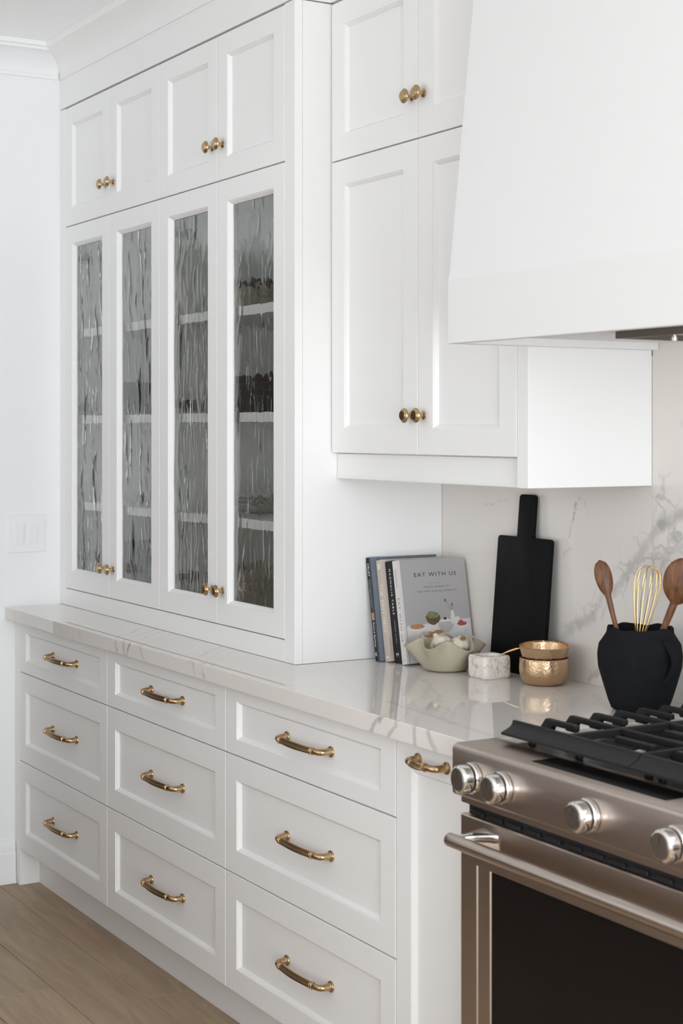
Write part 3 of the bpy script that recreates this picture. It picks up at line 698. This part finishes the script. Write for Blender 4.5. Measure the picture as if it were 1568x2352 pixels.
for sx, xx in ((1, 2.738), (-1, 3.362)):
    r = []
    for k in range(7):
        u = k/6; yy = -0.716+u*(-0.6575+0.716); w2 = 0.011+0.026*u**2.2; hh = 0.010+0.006*u**2
        cx = xx+sx*0.018*u**2
        r.append([(cx-w2*0.7, yy, 0.755-hh), (cx+w2, yy, 0.755-hh), (cx+w2, yy, 0.755+hh), (cx-w2*0.7, yy, 0.755+hh)])
    MB().loft(r).build('handle_bracket', M['chrome'], od, bevel=0.003, seg=3)
box('warming_drawer', RX0, RX1, YO, -0.629, 0.045, 0.230, M['steel'], rg, bevel=0.002)
# cooktop: recessed black pan, steel rim, burners, grates
MB().box(RX0, RX1, -0.573, -0.0310, 0.8805, 0.9040).build('cooktop_rim', M['steel'], rg, bevel=0.002)
MB().box(RX0+0.022, RX1-0.022, -0.566, -0.045, 0.9042, 0.9075).build('cooktop_pan', M['enamel'], rg, bevel=0.001)
def burner(x, y, r):
    bb = MB().lathe([(0, 0.0), (r*1.25, 0.0), (r*1.25, 0.006), (r*1.05, 0.012), (r, 0.012), (0, 0.012)], 36, (x, y, 0.9076)).build('burner', M['vent'], rg, angle=25)
    MB().lathe([(0, 0.0122), (r, 0.0122), (r*1.02, 0.015), (r*0.9, 0.020), (0, 0.021)], 36, (x, y, 0.9076)).build('burner_cap', M['iron'], bb, angle=25)
for (x, y, r) in ((2.86, -0.44, 0.040), (2.86, -0.17, 0.034), (3.05, -0.30, 0.046), (3.25, -0.44, 0.036), (3.25, -0.17, 0.040)): burner(x, y, r)
ZG = 0.956
def bar_x(mb, xa, xb, y, z=ZG, hw=0.0055, h=0.013, taper_l=0.0, taper_r=0.0):
    pts = [(xa, z-h), (xa+taper_l, z), (xb-taper_r, z), (xb, z-h)]
    ring = lambda yy, g: [(xa-(0.0), yy, z-h), (xa+taper_l+g, yy, z-(0.0 if g == 0 else 0)), (xb-taper_r-g, yy, z), (xb, yy, z-h)]
    mb.loft([ring(y-hw, 0), ring(y+hw, 0)])
def grate(x0, x1, left_open, label_mat=M['iron']):
    g = MB()
    # front rail: concave apron
    ap = []
    for k in range(9):
        u = k/8.0
        ap.append((-0.566-0.026*(u**1.9), ZG-0.0195*u**0.8))
    apron = ap + [(-0.5925, 0.9320), (-0.575, 0.9270), (-0.560, 0.930), (-0.556, ZG-0.004), (-0.559, ZG)]
    g.loft([[(x, yy, z) for yy, z in apron] for x in (x0, x1)])
    xm = (x0+x1)/2-0.02
    ob = g.build('grate', M['iron'], rg, angle=30)
    # bars and fingers, each its own piece under the grate
    def piece(mb, nm='grate_bar'): return mb.build(nm, M['iron'], ob, bevel=0.0020)
    piece(MB().box(xm-0.0055, xm+0.0055, -0.5585, -0.0755, ZG-0.0155, ZG-0.001))
    for i in range(8):
        yy = -0.495+0.0575*i
        if yy > -0.09: break
        long = i % 2 == 1
        mb = MB()
        xe = xm-0.0058 if long else x0+0.104
        # finger with a sloping foot at the outer side
        r = lambda y_: [(x0-0.004, y_, 0.930), (x0+0.020, y_, ZG), (xe, y_, ZG), (xe, y_, ZG-0.012), (x0+0.030, y_, ZG-0.012), (x0+0.026, y_, 0.9078), (x0+0.014, y_, 0.9078)] if False else [(x0-0.002, y_, 0.938), (x0+0.014, y_, ZG), (xe, y_, ZG), (xe, y_, ZG-0.011), (x0+0.036, y_, ZG-0.011), (x0+0.032, y_, ZG-0.019), (x0+0.030, y_, 0.925), (x0+0.002, y_, 0.925)]
        mb.loft([r(yy-0.0058), r(yy+0.0058)])
        piece(mb, 'grate_finger')
        xb = xm+0.0058 if long else xm+0.055
        piece(MB().box(xb, x1-0.002 if long else xb+0.10, yy-0.0055, yy+0.0055, ZG-0.013, ZG-0.001), 'grate_finger')
    piece(MB().box(x0, x1, -0.075, -0.062, ZG-0.016, ZG))
    piece(MB().box(x1-0.0065, x1, -0.5585, -0.0755, ZG-0.016, ZG-0.0005))
    for yy in (-0.535, -0.10):
        for xx in (x0+0.02, xm, x1-0.012):
            piece(MB().box(xx-0.006, xx+0.006, yy-0.006, yy+0.006, 0.9078, ZG-0.017), 'grate_foot')
    return ob
grate(2.708, 3.064, True); grate(3.0665, 3.424, False)

# ================================================================ text and print helpers
def text_part(name, body, parent, m, o, ax, ay, width=None, height=0.01, n=None, align='LEFT', spacing=1.0, depth=0.00012):
    cu = bpy.data.curves.new('t', 'FONT'); cu.body = body; cu.size = 1.0; cu.align_x = align; cu.space_character = spacing; cu.extrude = 0.0
    cu.resolution_u = 3
    tmp = bpy.data.objects.new('t', cu); COL.objects.link(tmp)
    bpy.context.view_layer.update()
    dg = bpy.context.evaluated_depsgraph_get()
    me = bpy.data.meshes.new_from_object(tmp.evaluated_get(dg))
    bpy.data.objects.remove(tmp); bpy.data.curves.remove(cu)
    xs = [v.co.x for v in me.vertices]; ys = [v.co.y for v in me.vertices]
    lx, hx, ly, hy = min(xs), max(xs), min(ys), max(ys)
    sx = width/(hx-lx) if width else height/(hy-ly)
    sy = height/(hy-ly) if height else sx
    ax, ay = Vector(ax), Vector(ay); nn = ax.cross(ay); O = Vector(o)
    for v in me.vertices:
        v.co = O+ax*((v.co.x-lx)*sx)+ay*((v.co.y-ly)*sy)+nn*depth
    me.materials.clear(); me.materials.append(m); me.name = name
    ob = link(name, me, parent); return ob

# ================================================================ cookbooks
def book(label, x, y, lean, t, d, h, cover, spine, group='cookbooks leaning on the hutch side', ct=0.0022, pages_inset=0.004):
    b = local(thing('cookbook', label, 'book', (x, y, 0.9142), group, (0, -lean, 0)))
    c = MB().box(0, ct, 0.003, d, 0, h, 0).box(t-ct, t, 0.003, d, 0, h, 0)
    c.box(0, t, 0, 0.003, 0, h, 1)
    c.build('cover', [cover, spine], b, bevel=0.0006, seg=1)
    MB().box(ct, t-ct, 0.003, d-pages_inset, pages_inset*0.6, h-pages_inset).build('pages', M['pages'], b, bevel=0)
    return b
SX, SY = (0, 0, -1), (1, 0, 0)          # spine lettering reads from head to tail, facing -y
LEAN = 0.185
b1 = book('slim black-spined paperback standing outermost against the hutch side', 1.6860, -0.2360, LEAN, 0.0165, 0.205, 0.262, M['bk_blue'], M['bk_black'])
text_part('title', 'CRUST', b1, M['ink_white'], (0.0042, -0.0001, 0.247), SX, SY, 0.033, 0.0078)
text_part('subtitle', 'From Sourdough, Spelt and Rye Bread to', b1, M['ink_white'], (0.0086, -0.0001, 0.206), SX, SY, 0.082, 0.0024)
text_part('subtitle', 'Ciabatta, Bagels and Brioche', b1, M['ink_white'], (0.0044, -0.0001, 0.206), SX, SY, 0.070, 0.0024)
MB().box(0.0030, 0.0135, -0.0002, 0.0, 0.103, 0.122).build('spine_emblem', M['pr_food'], b1, bevel=0)
text_part('author', 'Richard Bertinet', b1, M['ink_white'], (0.0050, -0.0001, 0.098), SX, SY, 0.062, 0.0062)
text_part('publisher_mark', 'K', b1, M['ink_white'], (0.0035, -0.0001, 0.013), (1, 0, 0), (0, 0, 1), 0.009, 0.010)
b2 = book('taupe cloth cookbook with cream title between the slim paperback and the thick black book', 1.7055, -0.2190, LEAN, 0.0255, 0.190, 0.256, M['bk_taupe'], M['bk_taupe'])
for k in range(3): MB().box(0.0065+k*0.0045, 0.0088+k*0.0045, -0.0002, 0.0, 0.232, 0.247).build('spine_bar', M['ink_cream'], b2, bevel=0)
text_part('title', 'THE TINY MESS', b2, M['ink_cream'], (0.0080, -0.0001, 0.196), SX, SY, 0.123, 0.0110)
MB().lathe([(0.0, 0.0001), (0.0038, 0.0001), (0.0038, 0.0002), (0.0, 0.0002)], 20, (0.0128, 0, 0.011), '-y').build('publisher_mark', M['ink_cream'], b2)
b3 = book('thick black cookbook with white spine lettering beside the grey-covered one', 1.7325, -0.2085, LEAN, 0.0365, 0.200, 0.254, M['bk_black'], M['bk_black'])
text_part('title', 'MAGNOLIA TABLE', b3, M['ink_white'], (0.0150, -0.0001, 0.234), SX, SY, 0.114, 0.0074, spacing=1.45)
text_part('author', 'JOANNA GAINES', b3, M['ink_white'], (0.0165, -0.0001, 0.104), SX, SY, 0.056, 0.0042, spacing=1.5)
text_part('publisher_mark', 'M', b3, M['ink_white'], (0.0125, -0.0001, 0.016), (1, 0, 0), (0, 0, 1), 0.010, 0.008)
T4, D4, H4 = 0.0245, 0.203, 0.259
b4 = book('grey cookbook showing its printed cover with bowls of food behind the ruffled bowl', 1.7712, -0.2105, LEAN+0.004, T4, D4, H4, M['bk_grey'], M['bk_spine_grey'])
text_part('title', 'EAT WITH US', b4, M['ink_grey'], (0.0085, -0.0001, 0.165), SX, SY, 0.108, 0.0085, spacing=1.3)
text_part('author', 'PHILIP LAGO AND', b4, M['ink_grey'], (0.0125, -0.0001, 0.236), SX, SY, 0.044, 0.0026)
text_part('author', 'MYSTIQUE MATTAI', b4, M['ink_grey'], (0.0085, -0.0001, 0.236), SX, SY, 0.044, 0.0026)
text_part('publisher_mark', '\\', b4, M['ink_grey'], (0.0085, -0.0001, 0.008), (1, 0, 0), (0, 0, 1), 0.006, 0.007)
CX_, CY_ = (0, 1, 0), (0, 0, 1)
def cov(u, v): return (T4+0.0001, u*D4, (1-v)*H4)      # fraction across / down the front cover
text_part('title', 'EAT WITH US', b4, M['ink_black'], cov(0.225, 0.172), CX_, CY_, 0.625*D4, 0.0098, spacing=1.25)
text_part('subtitle', 'MINDFUL COOKING TO', b4, M['ink_grey'], cov(0.345, 0.283), CX_, CY_, 0.375*D4, 0.0042, spacing=1.2)
text_part('subtitle', 'MAKE EVERY MEAL AN EXPERIENCE', b4, M['ink_grey'], cov(0.245, 0.326), CX_, CY_, 0.585*D4, 0.0042, spacing=1.2)
# the printed still life: flat ink shapes on the cover
pr = MB(); PM = [M['pr_table'], M['pr_wood'], M['pr_leaf'], M['pr_food'], M['pr_berry'], M['pr_white'], M['pr_pot'], M['ink_black'], M['ink_grey'], M['bk_spine_grey']]
_lay = [0.00006]
def flat(pts, mi):
    _lay[0] += 0.00002
    pr.add([(T4+_lay[0], u*D4, (1-v)*H4) for u, v in pts], [tuple(range(len(pts)))], mi)
A = D4/H4
def ell(u, v, ru, rv, a0=0, a1=360, n=26): return [(u+ru*math.cos(math.radians(a0+(a1-a0)*k/n)), v+rv*math.sin(math.radians(a0+(a1-a0)*k/n))) for k in range(n+1 if a1-a0 < 360 else n)]
flat([(0.0, 0.005), (0.030, 0.005), (0.030, 0.995), (0.0, 0.995)], 9)
flat([(0.045, 0.640), (0.995, 0.600), (0.995, 0.995), (0.045, 0.995)], 0)
flat([(0.40, 0.236), (0.60, 0.236), (0.60, 0.2375), (0.40, 0.2375)], 8)
flat(ell(0.40, 0.665, 0.115, 0.030), 5)                                  # plate stack
flat(ell(0.44, 0.560, 0.108, 0.085, 0, 180), 1); flat(ell(0.44, 0.560, 0.108, 0.014), 1)
flat(ell(0.44, 0.550, 0.095, 0.030), 2); flat(ell(0.415, 0.528, 0.05, 0.016), 2)
flat(ell(0.195, 0.655, 0.125, 0.050, 0, 180), 5); flat(ell(0.195, 0.655, 0.125, 0.026), 5); flat(ell(0.195, 0.650, 0.108, 0.024), 3)
flat(ell(0.62, 0.640, 0.115, 0.085, 0, 180), 6); flat(ell(0.62, 0.640, 0.118, 0.022), 6); flat(ell(0.62, 0.622, 0.100, 0.030, 180, 360), 5); flat(ell(0.615, 0.590, 0.022, 0.012), 7); flat(ell(0.495, 0.640, 0.016, 0.012), 5)
flat([(0.712, 0.515), (0.752, 0.515), (0.772, 0.600), (0.760, 0.645), (0.705, 0.645), (0.698, 0.600)], 5)
flat([(0.722, 0.515), (0.727, 0.515), (0.655, 0.425), (0.651, 0.426)], 2); flat([(0.735, 0.515), (0.739, 0.515), (0.741, 0.47), (0.738, 0.47)], 2)
flat(ell(0.645, 0.412, 0.014, 0.017), 2); flat(ell(0.740, 0.460, 0.012, 0.017), 2)
flat(ell(0.80, 0.605, 0.035, 0.030), 5); flat(ell(0.775, 0.640, 0.035, 0.020), 5)
flat(ell(0.860, 0.660, 0.090, 0.042, 0, 180), 5); flat(ell(0.860, 0.660, 0.090, 0.018), 5); flat(ell(0.860, 0.650, 0.072, 0.020), 4); flat(ell(0.845, 0.630, 0.035, 0.016), 4)
flat(ell(0.36, 0.735, 0.085, 0.030), 3); flat(ell(0.50, 0.715, 0.070, 0.020), 3); flat(ell(0.30, 0.720, 0.06, 0.018), 6); flat(ell(0.80, 0.720, 0.09, 0.018), 5)
pr.build('cover_print', PM, b4, smooth=False, recalc=False)

# ================================================================ ruffled bowl with garlic
def ruffle_bowl(cx, cy):
    NS, NR = 144, 16
    def surf(u, a, off):          # u 0..1 from foot to rim
        wv = math.cos(6*a)+0.18*math.cos(3*a+0.6)+0.12*math.cos(2*a+1.0)
        r = 0.047+0.041*u**0.8+0.0145*wv*u**2.0
        z = 0.070*u**1.15-0.0105*wv*u**2.2
        return Vector(((r+off)*math.cos(a), (r+off)*math.sin(a), z))
    outer = [[surf(k/NR, 2*PI*j/NS, 0.0) for j in range(NS)] for k in range(NR+1)]
    inner = [[surf(k/NR, 2*PI*j/NS, -0.0058)+Vector((0, 0, 0.006*(1-k/NR)+0.0006)) for j in range(NS)] for k in range(NR+1)]
    lip = [[(outer[-1][j]+inner[-1][j])/2+Vector((0, 0, 0.0018)) for j in range(NS)]]
    rings = [[Vector((p.x*0.9, p.y*0.9, 0)) for p in outer[0]]]+[[p+Vector((0, 0, 0.002)) if i == 0 else p for p in r] for i, r in enumerate(outer)]+lip+inner[::-1]
    o = MB().loft(rings).mesh('ruffled_bowl', [M['ruffle']], angle=70)
    ob = link('ruffled_bowl', o, None, (cx, cy, 0.9142))
    return tag(ob, 'sand-coloured ruffled stoneware bowl holding garlic in front of the cookbooks', 'bowl')
ruffle_bowl(1.893, -0.163)
def garlic(label, loc, rot, R, stem=True):
    t = local(thing('garlic_bulb', label, 'garlic', loc, 'garlic bulbs in the ruffled bowl', rot))
    NS = 72; prof = [(0.10, 0.0), (0.55, 0.03), (0.88, 0.16), (1.0, 0.36), (0.93, 0.58), (0.70, 0.80), (0.42, 0.98), (0.24, 1.12), (0.20, 1.24), (0.22, 1.34)]
    rings = []
    for r, z in prof:
        ring = []
        for k in range(NS):
            a = 2*PI*k/NS
            lob = 1-0.20*(1-abs(math.cos(3.5*a+0.4))**0.6)*min(1, r*1.2)+0.05*math.sin(2*a+z*3)
            nz = mnoise.noise(Vector((math.cos(a)*2, math.sin(a)*2, z*2+R*90)))*0.10
            ring.append((R*r*(lob+nz)*math.cos(a), R*r*(lob+nz)*math.sin(a), R*(z-0.45)))
        rings.append(ring)
    MB().loft(rings).build('bulb', M['garlic'], t, angle=60)
    MB().lathe([(0.0, 0.0), (0.26*R, 0.0), (0.30*R, -0.05*R), (0.24*R, -0.12*R), (0.0, -0.13*R)], 24, (0, 0, -0.43*R)).build('root_plate', M['root'], t)
    rd = random.Random(int(R*1e5))
    mb = MB()
    for k in range(46):
        a = rd.uniform(0, 2*PI); rr = R*0.27*math.sqrt(rd.random()); l = R*rd.uniform(0.14, 0.26)
        p0 = Vector((rr*math.cos(a), rr*math.sin(a), -0.54*R)); p1 = p0+Vector((rd.uniform(-.1, .1)*R, rd.uniform(-.1, .1)*R, -l))
        mb.tube([p0, (p0+p1)/2+Vector((rd.uniform(-.04, .04)*R, 0, 0)), p1], [R*0.024, R*0.02, R*0.012], 5)
    mb.build('root_tuft', M['root'], t)['kind'] = 'stuff'
    return t
def aim(v, spin=0.0): return (Vector((0, 0, 1)).rotation_difference(Vector(v)).to_matrix() @ Matrix.Rotation(spin, 3, 'Z')).to_euler()
garlic('creamy garlic bulb lying with its papery stem upwards in the ruffled bowl', (1.888, -0.178, 0.9800), aim((-0.45, -0.25, 0.85)), 0.0285)
garlic('garlic bulb lying upside down with brown roots showing in the ruffled bowl', (1.918, -0.132, 0.9800), aim((-0.45, 0.20, -0.9), 0.5), 0.0260)
garlic('pale garlic bulb half hidden at the back of the ruffled bowl', (1.872, -0.128, 0.9700), aim((0.2, 0.6, 0.6), 1.9), 0.0215)

# ================================================================ square marble salt pot with a spoon
sp = thing('salt_pot', 'small square mottled marble pot beside the ruffled bowl', 'pot', (2.040, -0.139, 0.9142))
def salt_pot():
    x0, x1, y0, y1, z0, z1 = 2.0035, 2.0775, -0.178, -0.101, 0.9143, 0.9675
    bm = bmesh.new()
    N = 36; cx, cy = (x0+x1)/2, (y0+y1)/2
    def sq(rx, ry, z, p):
        out = []
        for k in range(N*2):
            a = 2*PI*k/(N*2); c, s_ = math.cos(a), math.sin(a)
            f = (abs(c)**p+abs(s_)**p)**(-1/p)
            out.append((cx+rx*f*c, cy+ry*f*s_, z))
        return out
    hx, hy = (x1-x0)/2, (y1-y0)/2
    rings = [sq(hx*0.90, hy*0.90, z0, 8), sq(hx*0.975, hy*0.975, z0+0.003, 9), sq(hx, hy, z0+0.009, 10), sq(hx, hy, z1-0.008, 10), sq(hx*0.975, hy*0.975, z1-0.0025, 9), sq(hx*0.93, hy*0.93, z1, 8),
             sq(hx*0.72, hy*0.72, z1-0.0003, 2.2), sq(hx*0.68, hy*0.68, z1-0.003, 2), sq(hx*0.55, hy*0.55, z1-0.024, 2), sq(hx*0.25, hy*0.25, z1-0.030, 2)]
    MB().loft(rings).build('body', M['stonepot'], sp, angle=40)
salt_pot()
tag(MB().tube([(2.040, -0.132, 0.9400), (2.048, -0.123, 0.9560), (2.056, -0.113, 0.9690), (2.066, -0.101, 0.9760), (2.077, -0.088, 0.9820), (2.086, -0.077, 0.9850)], [0.0050, 0.0012, 0.0013, 0.0026, 0.0030, 0.0008], 12).build('salt_spoon', M['gold']), 'tiny golden spoon standing in the square marble pot', 'spoon')

# ================================================================ hammered copper bowls
def copper_bowl(z, label, R, h, loc, rot=(0, 0, 0)):
    pr = [(0.46, 0.0), (0.58, 0.02), (0.72, 0.12), (0.82, 0.30), (0.87, 0.50), (0.935, 0.72), (0.985, 0.90), (1.0, 1.0)] if z else [(0.60, 0.0), (0.72, 0.02), (0.86, 0.12), (0.955, 0.30), (0.995, 0.50), (1.0, 0.68), (0.985, 0.86), (0.975, 1.0)]
    pts = [(0.0, 0.0)]+[(R*r, h*q) for r, q in pr]+[(R*0.975-0.0010, h+0.0012)]+[(R*r-0.0022, max(h*q, 0.002)+(0.0)) for r, q in reversed(pr)]+[(0.0, 0.003)]
    me = MB().lathe(pts, 72, cap0=False, cap1=False).mesh('copper_bowl', [M['copper']], angle=50)
    o = link('copper_bowl', me, None, loc); o.rotation_euler = rot
    return tag(o, label, 'bowl', 'nested copper bowls')
copper_bowl(0, 'hammered copper bowl standing on the worktop, lower of the two nested bowls', 0.0578, 0.0600, (2.186, -0.089, 0.9142))
copper_bowl(1, 'hammered copper bowl nested crookedly in another, upper of the two', 0.0575, 0.056, (2.1844, -0.0878, 0.9470), Matrix.Rotation(0.062, 3, Vector((0.6, 0.8, 0))).to_euler())

# ================================================================ black cutting board
cb = local(thing('cutting_board', 'black wooden paddle board with handle leaning on the marble backsplash', 'cutting board', (1.918, -0.0520, 0.9144), None, (0, 0, 0)))
cb.rotation_euler = (Matrix.Rotation(-0.010, 3, 'Z') @ Matrix.Rotation(-0.082, 3, 'X')).to_euler()
def board_mesh():
    W, HB, A0, A1, HT, T = 0.211, 0.327, 0.0775, 0.137, 0.430, 0.0135
    pts = []
    def arc(cx, cz, r, a0, a1, n=6):
        for k in range(n+1):
            a = math.radians(a0+(a1-a0)*k/n); pts.append((cx+r*math.cos(a), cz+r*math.sin(a)))
    arc(0.006, 0.006, 0.006, 180, 270); arc(W-0.006, 0.006, 0.006, 270, 360)
    arc(W-0.009, HB-0.009, 0.009, 0, 90)
    pts.append((A1+0.004, HB)); pts.append((A1, HB+0.004))
    arc(A1-0.010, HT-0.010, 0.010, 0, 90); arc(A0+0.010, HT-0.010, 0.010, 90, 180)
    pts.append((A0, HB+0.004)); pts.append((A0-0.004, HB))
    arc(0.009, HB-0.009, 0.009, 90, 180)
    mb = MB().loft([[(x, 0.0, z) for x, z in pts], [(x, T, z) for x, z in pts]])
    return mb
board_mesh().build('board', M['board'], cb, bevel=0.0022, seg=3)

# ================================================================ black crock with utensils
ck = local(thing('utensil_crock', 'matt black clay crock with two handles holding kitchen utensils', 'crock', (2.556, -0.124, 0.9142)))
def crock():
    NS = 96
    prof = [(0.050, 0.0), (0.059, 0.004), (0.0655, 0.020), (0.0770, 0.055), (0.0860, 0.090), (0.0885, 0.115), (0.0850, 0.138), (0.0755, 0.153), (0.0705, 0.162), (0.0695, 0.172)]
    inn = [(0.0630, 0.172), (0.0620, 0.160), (0.066, 0.146), (0.070, 0.12), (0.055, 0.03), (0.0, 0.012)]
    rings = []
    for i, (r, z) in enumerate([(0.0, 0.0)]+prof+inn):
        ring = []
        for k in range(NS):
            a = 2*PI*k/NS
            rim = max(0, (z-0.145)/0.027)
            wob = 0.0014*rim*math.sin(7*a+1.0)+0.0008*rim*math.sin(11*a)+0.0014*rim*math.sin(4*a+2)
            dn = 0.0012*mnoise.noise(Vector((math.cos(a)*3, math.sin(a)*3, z*30)))
            rr = max(0.0, r+(dn+wob*0.6 if r > 0.01 else 0))
            ring.append((rr*math.cos(a), rr*math.sin(a), z+wob))
        rings.append(ring)
    MB().loft(rings, cap0=False, cap1=False).build('pot', M['clay'], ck, angle=50)
crock()
for hname, a in (('handle', math.radians(0)), ('handle', math.radians(188))):
    d_ = Vector((math.cos(a), math.sin(a), 0)); pts = []
    for k in range(13):
        u = k/12; ang = PI*u
        rr = 0.0775+0.0225*math.sin(ang)**0.8 if 0 < u < 1 else 0.0800
        z = 0.148-0.078*u
        base = 0.0800+0.006*math.sin(PI*u)
        rr = base+0.0215*math.sin(ang)**0.8 if 0 < u < 1 else base
        pts.append(d_*rr+Vector((0, 0, z)))
    MB().tube(pts, [0.0100]+[0.0088]*11+[0.0100], 14).build(hname, M['clay'], ck, angle=60)
def spoon(label, base, tip, w, l, d, neck, facing, grp='wooden spoons in the black crock'):
    """spoon whose handle runs base->tip; bowl of width w, length l at the tip; facing = direction the back of the bowl looks"""
    B, Tt = Vector(base), Vector(tip); ax = (Tt-B).normalized(); Ln = (Tt-B).length
    f = Vector(facing); f = (f-ax*f.dot(ax)).normalized(); s = ax.cross(f)
    rings = []; seg = 20
    N = 44
    for k in range(N+1):
        u = k/N; t_ = u*Ln; p = B+ax*t_
        q = (t_-(Ln-l))/l
        hw = neck*(0.85+0.15*u); hd_ = neck*0.85; lift = 0.0
        if q > -0.45:
            if q > 0:
                e = math.sqrt(max(0.0, 1-((q-0.56)/0.56)**2 if q < 0.56 else 1-((q-0.56)/0.44)**2))
                hw2 = w/2*e
            else: hw2 = 0
            bl = min(1, max(0, (q+0.45)/0.45)) if q < 0 else 1
            base_w = neck if q <= 0 else neck*max(0, 1-q*3.0)
            hw = max(base_w*(1+0.10*bl), hw2) if q > 0 else neck*(1+0.10*bl)
            if 0 < q < 0.22: hw = max(hw, neck*1.05)
            if q > 0: hd_ = neck*(0.85-0.35*min(1, q*2)); lift = d*math.sin(min(1, q)*PI)*0.9
        if u == 1: hw = 0.0008; hd_ = 0.0008
        ring = []
        for j in range(seg):
            a = 2*PI*j/seg; c, s_ = math.cos(a), math.sin(a)
            dome = lift*(1-c*c*0.9) if q > 0 else 0
            ring.append(p+s*(hw*c)+f*(hd_*s_+dome))
        rings.append(ring)
    o = MB().loft(rings).build('wooden_spoon', M['walnut'], None, angle=60)
    return tag(o, label, 'spoon', grp)
FV = (0.80, -0.58, 0.05)
spoon('slender walnut spoon with an oval bowl leaning in the black crock', (2.540, -0.128, 0.935), (2.4805, -0.170, 1.2235), 0.0365, 0.078, 0.006, 0.0056, FV)
spoon('big walnut ladle spoon with a round bowl leaning in the black crock', (2.545, -0.126, 0.935), (2.644, -0.061, 1.2330), 0.082, 0.100, 0.010, 0.0075, FV)
wk = thing('whisk', 'gold wire balloon whisk standing in the black crock', 'whisk', (2.556, -0.128, 0.93))
wb, wtip = Vector((2.545, -0.138, 0.9400)), Vector((2.580, -0.118, 1.2130))
wax = (wtip-wb).normalized()
e1 = wax.cross(Vector((0, 0, 1)).cross(Vector((1, 0.3, 0)))).normalized(); e2 = wax.cross(e1)
MB().tube([wb, wb+wax*0.115], [0.0065, 0.0050], 16).build('handle', M['gold'], wk)
for k in range(6):
    a = PI*k/6+0.2; dr_ = e1*math.cos(a)+e2*math.sin(a); pts = []
    for j in range(33):
        u = -1+2*j/32; t_ = 1-abs(u)
        h_ = 0.105+0.170*(math.sin(t_*PI/2)**1.0)
        rr = 0.0045+0.0285*math.sin(min(1, t_)*PI)**1.0*(0.55+0.45*t_) if t_ < 0.5 else 0.0045+0.0285*(math.sin(t_*PI)**0.62)*(0.55+0.45*t_)
        if abs(u) < 1e-6: rr = 0
        pts.append(wb+wax*(h_+0.0006*k)+dr_*(rr*(1 if u > 0 else -1)))
    MB().tube(pts, 0.00072, 8).build('wire', M['gold'], wk, angle=60)

# ================================================================ crockery behind the glass
def dish(label, loc, R, h, m, grp, rimk=1.0, foot=0.55, name='bowl', tv=0.009):
    pr = [(0.0, 0.0), (R*foot, 0.0), (R*foot*1.05, 0.003), (R*0.86, h*0.45), (R, h), (R-0.002, h+0.002), (R*0.86-0.001, h*0.45+tv), (R*foot*1.05, 0.003+tv), (R*foot, tv), (0.0, tv)]
    o = link(name, MB().lathe(pr, 48, cap0=False, cap1=False).mesh(name, [m], angle=50), None, loc)
    return tag(o, label, 'bowl' if name == 'bowl' else name, grp)
ORD = ['lowest', 'second', 'third', 'topmost']
def stack(n, what, where, cx, z, step, R, h, m, grp, foot, name='bowl'):
    words = ['lowest', 'middle', 'topmost'] if n == 3 else ORD
    for k in range(n):
        dish('%s, %s of stack, %s' % (what, words[k], where), (cx, -0.205, z+0.0008+k*step), R, h, m, grp, foot=foot, name=name)
NW, NC = 'behind the glass by the side wall', 'behind the glass by the wall cabinet'
stack(4, 'charcoal bowl on the middle shelf', NC, 1.00, 1.5455, 0.019, 0.140, 0.048, M['plate_dark'], 'charcoal bowls on the middle shelf', 0.7)
stack(4, 'charcoal bowl on the middle shelf', NW, 0.235, 1.5455, 0.019, 0.140, 0.048, M['plate_dark'], 'charcoal bowls on the middle shelf', 0.7)
stack(3, 'oatmeal bowl on the cabinet floor', NC, 0.990, 0.9690, 0.028, 0.145, 0.070, M['plate_beige'], 'oatmeal bowls on the cabinet floor', 0.75)
stack(4, 'dark bowl on the cabinet floor', NW, 0.235, 0.9690, 0.026, 0.145, 0.075, M['plate_dark'], 'dark bowls on the cabinet floor', 0.75)
stack(3, 'oatmeal plate on the top shelf', NC, 0.990, 1.8310, 0.016, 0.142, 0.040, M['plate_beige'], 'oatmeal plates on the top shelf', 0.8, 'plate')
stack(3, 'white plate on the lower shelf', NC, 0.990, 1.2605, 0.012, 0.142, 0.024, M['plate_white'], 'white plates on the lower shelf', 0.7, 'plate')
def mug(loc, label):
    t = thing('mug', label, 'mug', loc, 'dark mugs on the top shelf'); local(t)
    MB().lathe([(0.0, 0.0), (0.028, 0.0), (0.033, 0.004), (0.034, 0.055), (0.032, 0.055), (0.030, 0.006), (0.0, 0.006)], 28, cap0=False, cap1=False).build('cup', M['plate_dark'], t, angle=50)
    MB().tube([(0.033, 0, 0.046), (0.048, 0, 0.044), (0.053, 0, 0.030), (0.046, 0, 0.016), (0.032, 0, 0.014)], 0.0035, 10).build('handle', M['plate_dark'], t)
for (x, y, lb) in ((0.925, -0.23, 'dark mug at the glass-side of the plate stack, nearer the partition'), (1.01, -0.235, 'dark mug at the glass-side of the plate stack, farther from the partition'), (0.96, -0.15, 'dark mug at the back of the plate stack, nearer the partition'), (1.05, -0.16, 'dark mug at the back of the plate stack, farther from the partition')): mug((x, y, 1.8318+0.032+0.0095), lb)
